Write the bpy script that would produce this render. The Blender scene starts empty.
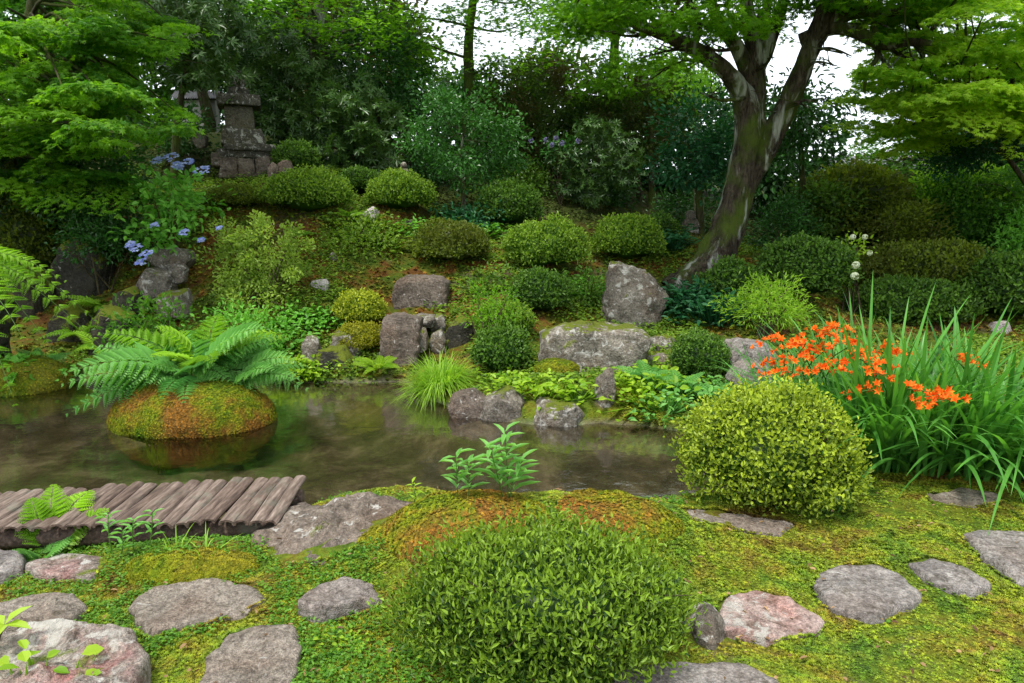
import bpy, math, numpy as np
from mathutils import Vector
R = math.radians
# ------------------------------------------------------------------ camera, sky, sun, exposure
scene = bpy.context.scene
COL = scene.collection
CAMZ, PITCH, FPX = 1.45, R(10), 683.0
cam = bpy.data.objects.new('camera', bpy.data.cameras.new('camera'))
COL.objects.link(cam)
cam.data.sensor_width = 36; cam.data.lens = 24.0; cam.data.clip_start = .05; cam.data.clip_end = 800
cam.location = (0, 0, CAMZ); cam.rotation_euler = (math.pi/2 - PITCH, 0, 0)
scene.camera = cam
SUN_EL, SUN_AZ = R(66), R(215)      # azimuth clockwise from +Y (behind the camera, to the left)
w = bpy.data.worlds.new('World'); scene.world = w; w.use_nodes = True
nt = w.node_tree; bg = nt.nodes['Background']
sky = nt.nodes.new('ShaderNodeTexSky'); sky.sky_type = 'NISHITA'; sky.sun_disc = False
sky.sun_elevation = SUN_EL; sky.sun_rotation = SUN_AZ
mx = nt.nodes.new('ShaderNodeMix'); mx.data_type = 'RGBA'; mx.inputs[0].default_value = .8
nt.links.new(sky.outputs[0], mx.inputs[6]); mx.inputs[7].default_value = (7.6, 8.0, 8.3, 1)
nt.links.new(mx.outputs[2], bg.inputs['Color']); bg.inputs['Strength'].default_value = .11
sl = bpy.data.lights.new('sun', 'SUN'); sl.energy = 2.1; sl.angle = R(11); sl.color = (1, .96, .88)
so = bpy.data.objects.new('sun', sl); COL.objects.link(so)
sd = Vector((math.sin(SUN_AZ)*math.cos(SUN_EL), math.cos(SUN_AZ)*math.cos(SUN_EL), math.sin(SUN_EL)))
so.rotation_euler = sd.to_track_quat('Z', 'Y').to_euler(); so.location = (-5, -5, 20)
vs = scene.view_settings
vs.view_transform = 'Standard'; vs.look = 'None'; vs.gamma = 1; vs.use_curve_mapping = False; vs.exposure = 1.15
scene.render.engine = 'CYCLES'
cy = scene.cycles
cy.max_bounces = 6; cy.diffuse_bounces = 4; cy.glossy_bounces = 3; cy.transmission_bounces = 4
cy.transparent_max_bounces = 6; cy.use_denoising = True; cy.caustics_reflective = False; cy.caustics_refractive = False
cy.sample_clamp_indirect = 6

# ------------------------------------------------------------------ maths helpers
rng = np.random.default_rng(7)
cp, sp = math.cos(PITCH), math.sin(PITCH)
def ray(px, py):
    dx = (px-512)/FPX; dy = (341.5-py)/FPX
    return np.array([dx, cp+dy*sp, -sp+dy*cp])
def P(px, py, Y):                    # the point of a pixel's ray at world distance Y
    d = ray(px, py); return np.array([0, 0, CAMZ]) + d*(Y/d[1])
def onplane(px, py, z):
    d = ray(px, py); return np.array([0, 0, CAMZ]) + d*((z-CAMZ)/d[2])
def unit(v): return v/np.maximum(np.linalg.norm(v, axis=-1, keepdims=True), 1e-9)
def _hash(i, j, k, s):
    n = (i*374761393 + j*668265263 + k*2147483647 + s*974634777) & 0xffffffff
    n = ((n ^ (n >> 13))*1274126177) & 0xffffffff
    n = ((n ^ (n >> 16))*2246822519) & 0xffffffff
    return ((n ^ (n >> 15)) & 0xffffff)/float(0xffffff)
def vnoise(p, s=0):                  # value noise in -1..1
    p = np.asarray(p, float); i = np.floor(p).astype(np.int64); f = p-i; f = f*f*(3-2*f)
    r = 0
    for a in (0, 1):
        for b in (0, 1):
            for c in (0, 1):
                h = _hash(i[..., 0]+a, i[..., 1]+b, i[..., 2]+c, s)
                wgt = (f[..., 0] if a else 1-f[..., 0])*(f[..., 1] if b else 1-f[..., 1])*(f[..., 2] if c else 1-f[..., 2])
                r = r + h*wgt
    return r*2-1
def fbm(p, oct=4, s=0):
    r = 0; a = 1; t = 0
    for o in range(oct):
        r = r + a*vnoise(np.asarray(p)*2**o + o*17.3, s+o); t += a; a *= .5
    return r/t
def sstep(x, a=0., b=1.):
    t = np.clip((x-a)/(b-a), 0, 1); return t*t*(3-2*t)

# ------------------------------------------------------------------ terrain heights
WZ = -0.22
CTRL = [(px, py, Y) for px, py, Y in [
 # hillside, left to right: pixel and distance of ground points
 (-200, 360, 7.6), (0, 372, 7.4), (20, 300, 9.0), (0, 240, 11), (100, 350, 7.9), (120, 255, 9.2), (60, 170, 13), (160, 320, 8.0), (185, 240, 9.4),
 (205, 190, 11.3), (235, 172, 12.2), (215, 135, 15), (280, 350, 7.7), (300, 300, 8.4), (300, 250, 9.4), (330, 215, 10.5), (290, 170, 12.3), (300, 140, 16),
 (360, 340, 7.8), (400, 345, 7.8), (420, 316, 8.5), (440, 270, 9.4), (410, 225, 10.8), (450, 212, 11.8), (400, 185, 13.5), (400, 165, 17),
 (480, 385, 6.7), (500, 350, 7.3), (520, 300, 8.6), (545, 272, 9.4), (560, 235, 11.3), (600, 215, 13), (600, 190, 17),
 (560, 400, 6.2), (600, 370, 6.7), (600, 345, 7.6), (640, 327, 8.2), (628, 262, 10.0), (690, 335, 7.7), (660, 390, 6.2), (700, 290, 9.0), (700, 265, 9.9), (690, 228, 12.5), (700, 205, 16),
 (730, 385, 6.2), (760, 350, 7.0), (800, 310, 8.4), (800, 280, 10), (800, 230, 14), (860, 345, 7.4), (900, 320, 8.8), (900, 265, 11.5), (900, 220, 16),
 (960, 357, 7.0), (1000, 330, 8.4), (1020, 280, 11), (1200, 330, 8.5), (1200, 240, 13)]]
pts = [P(*c) for c in CTRL]
pts = [p if p[2] > -.12 else np.array([p[0], p[1], -.1]) for p in pts]
flat = [(-6, 0), (-3, 0), (0, 0), (3, 0), (6, 0), (-4, 2), (-2, 2), (0, 2), (2, 2), (4, 2), (-1, 3.2), (1, 3.4), (2.4, 3.6), (3.6, 4.6), (4.4, 5.6), (0, -6), (-10, -6), (10, -6), (9, 2), (-9, 2), (7, 5)]
pts += [np.array([x, y, 0.0]) for x, y in flat]
pts += [np.array(q, float) for q in [(-16, 10, 2.5), (-14, 20, 4.5), (0, 24, 3.6), (8, 24, 2.6), (16, 22, 2.2), (14, 12, .9), (-30, 30, 6), (0, 40, 4.5), (30, 30, 2.5), (30, 0, 0), (-30, 0, .5), (0, -30, 0), (60, 60, 3), (-60, 60, 5), (0, 90, 3)]]
CP = np.array(pts)
def _phi(r): return np.sqrt(r*r+.36)
_A = _phi(np.linalg.norm(CP[:, None, :2]-CP[None, :, :2], axis=2)) - np.eye(len(CP))*.06
_n = len(CP); _M = np.zeros((_n+1, _n+1)); _M[:_n, :_n] = _A; _M[:_n, _n] = 1; _M[_n, :_n] = 1
_W = np.linalg.solve(_M, np.append(CP[:, 2], 0))
POND_PX = [(-420, 405), (-60, 402), (0, 396), (45, 390), (60, 381), (150, 378), (230, 381), (290, 384), (330, 383), (405, 383), (412, 394), (450, 409), (480, 418), (530, 425),
 (570, 427), (600, 424), (640, 427), (690, 434), (740, 440), (800, 448), (830, 470), (800, 500), (745, 516), (690, 518), (650, 526), (600, 535), (540, 530), (480, 522), (440, 512),
 (400, 505), (330, 520), (270, 545), (180, 556), (100, 562), (0, 566), (-420, 570)]
POND = np.array([onplane(x, y, WZ)[:2] for x, y in POND_PX])
def poly_sd(x, y, poly):             # signed distance, negative inside
    p = np.stack([x, y], -1); d = np.full(x.shape, 1e9); ins = np.zeros(x.shape, bool)
    for a, b in zip(poly, np.roll(poly, -1, 0)):
        e = b-a; v = p-a; t = np.clip((v@e)/(e@e), 0, 1)
        d = np.minimum(d, np.linalg.norm(v-t[..., None]*e, axis=-1))
        c = ((a[1] > y) != (b[1] > y)); 
        with np.errstate(divide='ignore', invalid='ignore'):
            c &= x < (b[0]-a[0])*(y-a[1])/(b[1]-a[1])+a[0]
        ins ^= c
    return np.where(ins, -d, d)
MOUNDS = [(-.05, 2.85, .75, .42, .15), (.45, 3.0, .6, .35, .08), (-1.45, 2.72, .38, .16, .08), (1.7, 3.0, .9, .4, .04), (.5, 5.95, .8, .35, .12)]
def H(x, y):
    x = np.asarray(x, float); y = np.asarray(y, float); sh = x.shape; x = x.ravel(); y = y.ravel()
    out = np.empty(len(x))
    for s in range(0, len(x), 60000):
        X = x[s:s+60000]; Y = y[s:s+60000]
        r = np.sqrt((X[:, None]-CP[:, 0])**2+(Y[:, None]-CP[:, 1])**2)
        z = _phi(r)@_W[:_n]+_W[_n]
        far = sstep(np.sqrt(X*X+Y*Y), 60, 110); z = z*(1-far)+2.0*far
        for mx_, my, sx, sy, hh in MOUNDS:
            z = z+hh*np.exp(-((X-mx_)/sx)**2-((Y-my)/sy)**2)
        q = np.stack([X, Y, 0*X], -1)
        hill = sstep(Y, 6, 9)
        z = z+fbm(q*1.1, 3, 5)*(.02+.16*hill)+fbm(q*6, 3, 9)*(.016+.03*hill)+vnoise(q*15, 8)*.009
        sd_ = poly_sd(X, Y, POND)+fbm(q*3, 2, 3)*.04
        z = np.where(Y < 5.0, np.clip(z, -.06, .3), np.maximum(z, -.12))
        bank = WZ-.02+(z-WZ+.02)*sstep(sd_, -.02, .16)
        bot = WZ-.03-.30*sstep(-sd_, 0, .7)+.03*fbm(q*5, 3, 2)
        out[s:s+60000] = np.where(sd_ < -.02, bot, bank)
    return out.reshape(sh)
def G(px, py, y0=1.0, y1=40.0):      # ground point seen at a pixel
    d = ray(px, py); Ys = np.concatenate([np.arange(y0, 12, .02), np.arange(12, y1, .1)])
    pp = np.array([0, 0, CAMZ])+d[None]*(Ys/d[1])[:, None]
    h = H(pp[:, 0], pp[:, 1]); k = np.nonzero(pp[:, 2] <= h)[0]
    k = k[0] if len(k) else -1
    return np.array([pp[k, 0], pp[k, 1], h[k]])
def GY(px, Y, py=250):               # ground point below a pixel column at distance Y
    p = P(px, py, Y); return np.array([p[0], p[1], float(H(p[0], p[1]))])

# ------------------------------------------------------------------ mesh helpers
class MB:
    def __init__(s): s.V = []; s.F = []; s.M = []; s.T = []; s.n = 0; s.S = []
    def add(s, V, F, mat=0, tone=.5, smooth=False):
        V = np.asarray(V, float).reshape(-1, 3); F = np.asarray(F, int)
        s.V.append(V); s.F.append(F+s.n); s.M.append(mat); s.S.append(smooth)
        s.T.append(np.broadcast_to(np.asarray(tone, float), (len(V),))); s.n += len(V); return s
    def build(s, name, mats, parent=None):
        V = np.concatenate(s.V); T = np.concatenate(s.T)
        me = bpy.data.meshes.new(name)
        me.vertices.add(len(V)); me.vertices.foreach_set('co', V.astype(np.float32).ravel())
        tot = np.concatenate([np.full(len(F), F.shape[1]) for F in s.F]); idx = np.concatenate([F.ravel() for F in s.F])
        me.loops.add(len(idx)); me.loops.foreach_set('vertex_index', idx.astype(np.int32))
        me.polygons.add(len(tot)); st = np.concatenate([[0], np.cumsum(tot)[:-1]])
        me.polygons.foreach_set('loop_start', st.astype(np.int32)); me.polygons.foreach_set('loop_total', tot.astype(np.int32))
        me.polygons.foreach_set('material_index', np.concatenate([np.full(len(F), m) for F, m in zip(s.F, s.M)]).astype(np.int32))
        me.polygons.foreach_set('use_smooth', np.concatenate([np.full(len(F), m) for F, m in zip(s.F, s.S)]).astype(bool))
        a = me.attributes.new('tone', 'FLOAT', 'POINT'); a.data.foreach_set('value', T.astype(np.float32))
        for m in (mats if isinstance(mats, (list, tuple)) else [mats]): me.materials.append(m)
        me.update(calc_edges=True)
        o = bpy.data.objects.new(name, me); COL.objects.link(o)
        if parent is not None:
            o.parent = parent; o.location = -Vector(parent.location)
        return o
def tag(o, label=None, cat=None, group=None, kind=None):
    if label: o['label'] = label
    if cat: o['category'] = cat
    if group: o['group'] = group
    if kind: o['kind'] = kind
    return o
def empty(name, loc, label, cat, group=None):
    o = bpy.data.objects.new(name, None); COL.objects.link(o); o.location = Vector([float(v) for v in loc]); return tag(o, label, cat, group)
# leaf templates: x width, y length, z normal
T_DIA = (np.array([[0, 0, 0], [.5, .45, .12], [0, 1, -.1], [-.5, .45, .12]]), [np.array([[0, 1, 2], [0, 2, 3]])])
T_OVAL = (np.array([[0, 0, 0], [.46, .3, .12], [.42, .68, .08], [0, 1, -.12], [-.42, .68, .08], [-.46, .3, .12]]), [np.array([[0, 1, 2, 3], [0, 3, 4, 5]])])
T_LONG = (np.array([[0, 0, 0], [.5, .35, .08], [.38, .7, -.02], [0, 1, -.22], [-.38, .7, -.02], [-.5, .35, .08], [0, .4, -.02]]),
          [np.array([[0, 1, 6], [1, 2, 6], [2, 3, 6], [3, 4, 6], [4, 5, 6], [5, 0, 6]])])
def _fan(angs, lens, wd=.17):
    V = []; F = []
    for a, l in zip(angs, lens):
        a = R(a); c, s = math.cos(a), math.sin(a); b = len(V)
        for x, y, z in ((0, 0, 0), (wd, .5*l, .03), (0, l, -.08), (-wd, .5*l, .03)):
            V.append((x*c+y*s, -x*s+y*c, z))
        F += [[b, b+1, b+2, b+3]]
    return (np.array(V), [np.array(F)])
T_MAPLE = _fan([-75, -30, 0, 30, 75], [.6, .88, 1, .88, .6], .13)
T_WHORL = _fan([-120, -65, -20, 30, 75, 130], [1, 1, 1, 1, 1, 1], .16)
T_STAR = (np.array([[math.cos(a+k)*r_, math.sin(a+k)*r_, z] for a in (0, 1.257, 2.513, 3.77, 5.027) for k, r_, z in ((-.35, .12, .0), (.35, .12, .0), (0, .62, .75))]),
          [np.arange(15).reshape(5, 3)])
_rv = []
for _i in range(7):
    _a = _i*2.4; _e = .35+.5*(_i/7); _c, _s_ = math.cos(_a), math.sin(_a)
    for _x, _y in ((-.19, .04), (.19, .04), (0, .62)):
        _h = _y*math.cos(_e); _rv.append((_c*_h-_s_*_x, _s_*_h+_c*_x, _y*math.sin(_e)+.12))
T_ROSE = (np.array(_rv), [np.arange(21).reshape(7, 3)])
def inst(mb, tpl, Pn, D, N, L, W=None, tone=.5, mat=0):
    Pn = np.asarray(Pn, float); n = len(Pn)
    if n == 0: return
    D = unit(np.broadcast_to(D, (n, 3))); N = np.broadcast_to(N, (n, 3))
    X = unit(np.cross(D, N)); Z = np.cross(X, D)
    L = np.broadcast_to(L, (n,)); W = L if W is None else np.broadcast_to(W, (n,))
    tv, tf = tpl
    V = Pn[:, None] + tv[None, :, 0, None]*W[:, None, None]*X[:, None] + tv[None, :, 1, None]*L[:, None, None]*D[:, None] + tv[None, :, 2, None]*L[:, None, None]*Z[:, None]
    off = (np.arange(n)*len(tv))[:, None, None]
    T = np.repeat(np.broadcast_to(tone, (n,)), len(tv))
    first = True
    for f in tf:
        F = (f[None]+off).reshape(-1, f.shape[1])
        mb.add(V.reshape(-1, 3), F, mat, T)
def tube(mb, path, rad, seg=8, mat=0, wob=0., tone=.5, cap=False):
    path = np.asarray(path, float); m = len(path); rad = np.broadcast_to(rad, (m,))
    t = np.gradient(path, axis=0); t = unit(t)
    ref = np.array([0, 1., 0]) if abs(t[0][1]) < .8 else np.array([1., 0, 0])
    a = unit(np.cross(t, ref)); b = np.cross(t, a)
    th = np.linspace(0, 2*math.pi, seg, endpoint=False)
    V = path[:, None]+rad[:, None, None]*(np.cos(th)[None, :, None]*a[:, None]+np.sin(th)[None, :, None]*b[:, None])
    if wob:
        nn = fbm(V*np.array([7, 7, 2.6]), 4, 4); nr = unit(V-path[:, None]); V = V+nr*(nn*wob)[..., None]*rad[:, None, None]
    i = np.arange(m-1)[:, None]*seg; j = np.arange(seg)[None]; jn = (j+1) % seg
    F = np.stack([i+j, i+jn, i+seg+jn, i+seg+j], -1).reshape(-1, 4)
    mb.add(V, F, mat, tone, True)
    if cap:
        for r_, e in ((0, 0), (m-1, 1)):
            c = len(V.reshape(-1, 3)); ring = V[r_]; Vc = np.vstack([ring, path[r_]])
            Fc = np.array([[k, (k+1) % seg, seg] for k in range(seg)])
            mb.add(Vc, Fc, mat, tone)
def spline(pts, n):
    pts = np.asarray(pts, float); s = np.linspace(0, len(pts)-1, n); i = np.clip(s.astype(int), 0, len(pts)-2); f = (s-i)[:, None]
    p1, p2 = pts[i], pts[i+1]; p0 = pts[np.maximum(i-1, 0)]; p3 = pts[np.minimum(i+2, len(pts)-1)]
    return .5*((2*p1)+(-p0+p2)*f+(2*p0-5*p1+4*p2-p3)*f*f+(-p0+3*p1-3*p2+p3)*f**3)
def ico(sub):
    import bmesh
    bm = bmesh.new(); bmesh.ops.create_icosphere(bm, subdivisions=sub, radius=1)
    V = np.array([v.co[:] for v in bm.verts]); F = np.array([[v.index for v in f.verts] for f in bm.faces]); bm.free(); return V, F
ICO = {k: ico(k) for k in (2, 3, 4, 5)}

# ------------------------------------------------------------------ materials
def srgb(r, g, b): return tuple((c/255/12.92 if c/255 <= .04045 else ((c/255+.055)/1.055)**2.4) for c in (r, g, b))+(1,)
class NT:
    def __init__(s, name):
        s.m = bpy.data.materials.new(name); s.m.use_nodes = True; s.t = s.m.node_tree; s.t.nodes.clear()
        s.out = s.n('ShaderNodeOutputMaterial')
    def n(s, k, **kw):
        x = s.t.nodes.new(k)
        for a, b in kw.items(): setattr(x, a, b)
        return x
    def l(s, a, b): s.t.links.new(a, b)
    def noise(s, scale, det=4, rough=.55, vec=None, dist=0):
        x = s.n('ShaderNodeTexNoise'); x.inputs['Scale'].default_value = scale; x.inputs['Detail'].default_value = det; x.inputs['Roughness'].default_value = rough
        x.inputs['Distortion'].default_value = dist
        s.l(vec or s.pos(), x.inputs['Vector']); return x.outputs['Fac']
    def pos(s):
        if not hasattr(s, '_p'): s._p = s.n('ShaderNodeNewGeometry')
        return s._p.outputs['Position']
    def ramp(s, fac, stops, interp='LINEAR'):
        x = s.n('ShaderNodeValToRGB'); cr = x.color_ramp; cr.interpolation = interp
        while len(cr.elements) < len(stops): cr.elements.new(.5)
        for e, (p, c) in zip(cr.elements, stops):
            e.position = p; e.color = c if not isinstance(c, (int, float)) else (c, c, c, 1)
        s.l(fac, x.inputs[0]); return x.outputs[0]
    def mix(s, fac, a, b, mode='MIX'):
        x = s.n('ShaderNodeMix'); x.data_type = 'RGBA'; x.blend_type = mode
        for sock, v in ((x.inputs[0], fac), (x.inputs[6], a), (x.inputs[7], b)):
            if isinstance(v, (int, float)): sock.default_value = v
            elif isinstance(v, tuple): sock.default_value = v
            else: s.l(v, sock)
        return x.outputs[2]
    def math(s, op, a, b=0, clamp=False):
        x = s.n('ShaderNodeMath', operation=op); x.use_clamp = clamp
        for sock, v in ((x.inputs[0], a), (x.inputs[1], b)):
            if isinstance(v, (int, float)): sock.default_value = v
            else: s.l(v, sock)
        return x.outputs[0]
    def bump(s, h, st=.5, d=.02):
        x = s.n('ShaderNodeBump'); x.inputs['Strength'].default_value = st; x.inputs['Distance'].default_value = d; s.l(h, x.inputs['Height']); return x.outputs[0]
    def attr(s, name='tone'): return s.n('ShaderNodeAttribute', attribute_name=name).outputs['Fac']
    def bsdf(s, col, rough=.6, spec=.5, bump=None):
        x = s.n('ShaderNodeBsdfPrincipled')
        if isinstance(col, tuple): x.inputs['Base Color'].default_value = col
        else: s.l(col, x.inputs['Base Color'])
        if isinstance(rough, (int, float)): x.inputs['Roughness'].default_value = rough
        else: s.l(rough, x.inputs['Roughness'])
        x.inputs['Specular IOR Level'].default_value = spec
        if bump: s.l(bump, x.inputs['Normal'])
        return x.outputs[0]
    def done(s, sh): s.l(sh, s.out.inputs['Surface']); return s.m
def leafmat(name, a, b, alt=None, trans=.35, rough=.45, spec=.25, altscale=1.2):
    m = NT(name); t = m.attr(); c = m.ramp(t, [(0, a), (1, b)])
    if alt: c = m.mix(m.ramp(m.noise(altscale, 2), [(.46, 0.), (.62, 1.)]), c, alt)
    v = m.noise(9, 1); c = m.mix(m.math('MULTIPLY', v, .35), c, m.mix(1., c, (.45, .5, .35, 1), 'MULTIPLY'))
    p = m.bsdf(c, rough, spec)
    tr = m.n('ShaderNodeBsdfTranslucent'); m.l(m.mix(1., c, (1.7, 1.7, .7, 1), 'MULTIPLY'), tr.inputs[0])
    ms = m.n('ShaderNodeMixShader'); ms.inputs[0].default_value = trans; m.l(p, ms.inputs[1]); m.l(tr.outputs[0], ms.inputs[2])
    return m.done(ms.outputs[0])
def L3(r, g, b): return (r, g, b, 1)
M = {}
M['azalea'] = leafmat('azalea_leaf', L3(.05,.13,.010), L3(.26,.40,.04))
M['round_bush'] = leafmat('round_bush_leaf', L3(.035,.09,.008), L3(.42,.52,.045), rough=.4)
M['front_bush'] = leafmat('front_bush_leaf', L3(.022,.065,.008), L3(.27,.41,.04), rough=.4)
M['azalea_yellow'] = leafmat('azalea_yellow_leaf', L3(.12,.19,.010), L3(.52,.56,.05))
M['azalea_dark'] = leafmat('azalea_dark_leaf', L3(.025,.075,.010), L3(.14,.27,.035))
M['olive'] = leafmat('olive_leaf', L3(.04,.07,.008), L3(.20,.27,.022), L3(.12,.15,.02))
M['camellia'] = leafmat('camellia_leaf', L3(.014,.055,.010), L3(.06,.20,.03), trans=.2, rough=.35, spec=.4)
M['rhodo'] = leafmat('rhododendron_leaf', L3(.02,.065,.010), L3(.10,.20,.04), trans=.15, rough=.38, spec=.5)
M['bluegreen'] = leafmat('bluegreen_leaf', L3(.012,.07,.028), L3(.045,.19,.07), trans=.25)
M['maple'] = leafmat('maple_leaf', L3(.05,.17,.010), L3(.24,.47,.03), trans=.5)
M['maple_lime'] = leafmat('maple_lime_leaf', L3(.15,.34,.015), L3(.48,.66,.06), trans=.5)
M['maple_deep'] = leafmat('maple_deep_leaf', L3(.035,.12,.012), L3(.12,.28,.03), trans=.45)
M['redbrown'] = leafmat('bronze_leaf', L3(.03,.06,.012), L3(.085,.16,.022), L3(.08,.07,.02), altscale=.9)
M['hydrangea'] = leafmat('hydrangea_leaf', L3(.07,.24,.02), L3(.22,.52,.07), trans=.3)
M['airy'] = leafmat('airy_leaf', L3(.10,.19,.02), L3(.40,.54,.09))
M['litter'] = leafmat('dry_leaf', L3(.09,.045,.02), L3(.38,.24,.12), trans=.1, rough=.7)
M['herb'] = leafmat('herb_leaf', L3(.05,.15,.012), L3(.16,.34,.03))
M['lime'] = leafmat('lime_leaf', L3(.15,.32,.012), L3(.42,.58,.05), trans=.4)
M['fern'] = leafmat('fern_leaf', L3(.08,.26,.05), L3(.25,.52,.13), trans=.35)
M['fern_lime'] = leafmat('fern_lime_leaf', L3(.14,.32,.015), L3(.36,.58,.05), trans=.4)
M['blade'] = leafmat('blade_leaf', L3(.035,.15,.02), L3(.15,.40,.07), trans=.35, rough=.35)
M['grass'] = leafmat('grass_blade', L3(.14,.30,.02), L3(.36,.56,.06), trans=.4)
M['gold'] = leafmat('gold_leaf', L3(.16,.18,.012), L3(.36,.35,.02), trans=.3)
def petal(name, a, b, trans=.3):
    return leafmat(name, a, b, trans=trans, rough=.6, spec=.2)
M['orange'] = petal('orange_petal', L3(.78, .10, .01), L3(.95, .30, .03))
M['blue'] = petal('blue_petal', L3(.20, .25, .75), L3(.50, .56, .92))
M['white'] = petal('white_petal', L3(.5, .55, .45), L3(.75, .78, .7))
M['pale_violet'] = petal('violet_petal', L3(.14, .12, .35), L3(.3, .28, .5))
M['pink'] = petal('pink_petal', L3(.45, .12, .3), L3(.6, .3, .5))
def barkmat(name, a, b, lichen=0., moss=0.):
    m = NT(name); v = m.n('ShaderNodeMapping'); v.inputs['Scale'].default_value = (1, 1, .25); m.l(m.pos(), v.inputs[0])
    n1 = m.noise(22, 6, .7, v.outputs[0], .4); c = m.ramp(n1, [(.36, a), (.64, b)])
    c = m.mix(m.ramp(m.noise(9, 5, .7, v.outputs[0]), [(.40, .8), (.56, 0.)]), c, m.mix(1., c, (.3, .26, .24, 1), 'MULTIPLY'))
    if moss: c = m.mix(m.ramp(m.noise(2.4, 4), [(.5-moss*.3, 0.), (.62, .85)]), c, L3(.08, .12, .012))
    if lichen: c = m.mix(m.ramp(m.noise(5, 5, .6, v.outputs[0], .6), [(.64-lichen*.1, 0.), (.72-lichen*.08, .8)]), c, L3(.45, .46, .40))
    return m.done(m.bsdf(c, .9, .15, m.bump(n1, 1., .08)))
M['bark'] = barkmat('bark', L3(.03, .022, .015), L3(.12, .095, .07), 0, .5)
M['bark_lichen'] = barkmat('bark_lichen', L3(.022,.016,.011), L3(.125,.098,.07), 1.0, .15)
M['bark_pale'] = barkmat('bark_pale', L3(.12, .10, .075), L3(.28, .25, .2), .8, .4)
M['stem'] = barkmat('stem', L3(.07, .06, .03), L3(.14, .12, .06))
M['stem_green'] = leafmat('green_stem', L3(.06, .12, .02), L3(.10, .2, .03), trans=.1)
def rockmat(name, a, b, tint, moss=.5, lichen=.5, rough=.75, scale=1., mosscol=L3(.10, .13, .012)):
    m = NT(name); n1 = m.noise(4*scale, 6, .65); n2 = m.noise(38*scale, 5, .7)
    c = m.ramp(n1, [(.32, a), (.66, b)])
    c = m.mix(m.ramp(m.noise(2.6*scale, 5, .6, None, .4), [(.5, 0.), (.66, .8)]), c, tint)
    c = m.mix(m.ramp(n2, [(.40, .65), (.58, 0.)]), c, m.mix(1., c, (.35, .32, .30, 1), 'MULTIPLY'))
    n4 = m.noise(110*scale, 3, .8); c = m.mix(m.ramp(n4, [(.50, 0.), (.56, .6)]), c, m.mix(1., c, (1.7, 1.65, 1.55, 1), 'MULTIPLY'))
    n6 = m.noise(75*scale, 4, .8); c = m.mix(m.ramp(n6, [(.42, .5), (.47, 0.)]), c, m.mix(1., c, (.4, .37, .34, 1), 'MULTIPLY'))
    n5 = m.noise(11*scale, 6, .75, None, 1.); c = m.mix(m.ramp(n5, [(.36, .8), (.47, 0.)]), c, m.mix(1., c, (.38, .36, .30, 1), 'MULTIPLY'))
    sp_ = m.noise(14*scale, 6, .7, None, .8)
    c = m.mix(m.ramp(sp_, [(.66-.14*lichen, 0.), (.71-.13*lichen, .85)]), c, L3(.50, .48, .44))
    if lichen >= .5:
        c = m.mix(m.ramp(m.noise(6.5*scale, 7, .68, None, .5), [(.56, 0.), (.62, .8)]), c, m.mix(m.noise(30, 3), L3(.34, .32, .28), L3(.60, .58, .52)))
    vo = m.n('ShaderNodeTexVoronoi', feature='DISTANCE_TO_EDGE'); vo.inputs['Scale'].default_value = 3.2*scale
    wv = m.mix(.12, m.pos(), m.n('ShaderNodeTexNoise').outputs['Color']); m.l(wv, vo.inputs['Vector'])
    crack = m.ramp(vo.outputs['Distance'], [(0., 0.), (.035, 1.)])
    h = m.math('ADD', m.math('MULTIPLY', n1, .8), m.math('MULTIPLY', n2, .5)); h = m.math('ADD', m.math('ADD', h, m.math('MULTIPLY', crack, .05)), m.math('MULTIPLY', n5, .7))
    r_ = m.ramp(n2, [(.3, rough-.12), (.7, rough+.15)])
    if moss:
        g = m.n('ShaderNodeNewGeometry'); sx = m.n('ShaderNodeSeparateXYZ'); m.l(g.outputs['Normal'], sx.inputs[0])
        f = m.math('ADD', m.math('MULTIPLY', sx.outputs[2], .35*moss), m.math('MULTIPLY', m.noise(5.5, 5, .6), 1.0))
        f = m.ramp(f, [(.78-.14*moss, 0.), (.86-.13*moss, 1.)])
        mc = m.mix(m.noise(26, 3), mosscol, m.mix(1., mosscol, (2.2, 2., 1.5, 1), 'MULTIPLY'))
        c = m.mix(f, c, mc); h = m.math('ADD', h, m.math('MULTIPLY', m.math('MULTIPLY', f, m.noise(120, 2)), .8))
    return m.done(m.bsdf(c, r_, .22, m.bump(h, 1., .045)))
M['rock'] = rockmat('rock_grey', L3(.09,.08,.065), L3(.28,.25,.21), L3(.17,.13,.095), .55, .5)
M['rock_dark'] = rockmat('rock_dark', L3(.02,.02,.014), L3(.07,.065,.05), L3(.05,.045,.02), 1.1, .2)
M['rock_purple'] = rockmat('rock_purple', L3(.085,.068,.055), L3(.25,.205,.17), L3(.17,.12,.09), .25, .35)
M['rock_mossy'] = rockmat('rock_mossy', L3(.10,.09,.07), L3(.31,.28,.235), L3(.19,.14,.095), .8, .75)
M['rock_white'] = rockmat('rock_white', L3(.35, .33, .32), L3(.6, .56, .54), L3(.4, .3, .3), 0, .8)
M['shore'] = rockmat('shore_rock', L3(.10,.08,.065), L3(.29,.24,.20), L3(.20,.145,.11), .35, .4)
M['step_grey'] = rockmat('step_grey', L3(.16,.145,.14), L3(.37,.34,.32), L3(.25,.205,.18), 0, .25, .6)
M['step_tan'] = rockmat('step_tan', L3(.20,.17,.14), L3(.39,.34,.29), L3(.26,.20,.16), 0, .2, .7, 1.4)
M['step_pink'] = rockmat('step_pink', L3(.30,.20,.18), L3(.54,.44,.40), L3(.40,.17,.14), 0, .5, .65)
M['step_red'] = rockmat('step_red', L3(.17,.145,.125), L3(.40,.35,.31), L3(.32,.10,.10), .35, .6, .5)
M['tower'] = rockmat('tower_stone', L3(.045,.043,.035), L3(.14,.13,.105), L3(.085,.075,.045), .5, .6)
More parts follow.
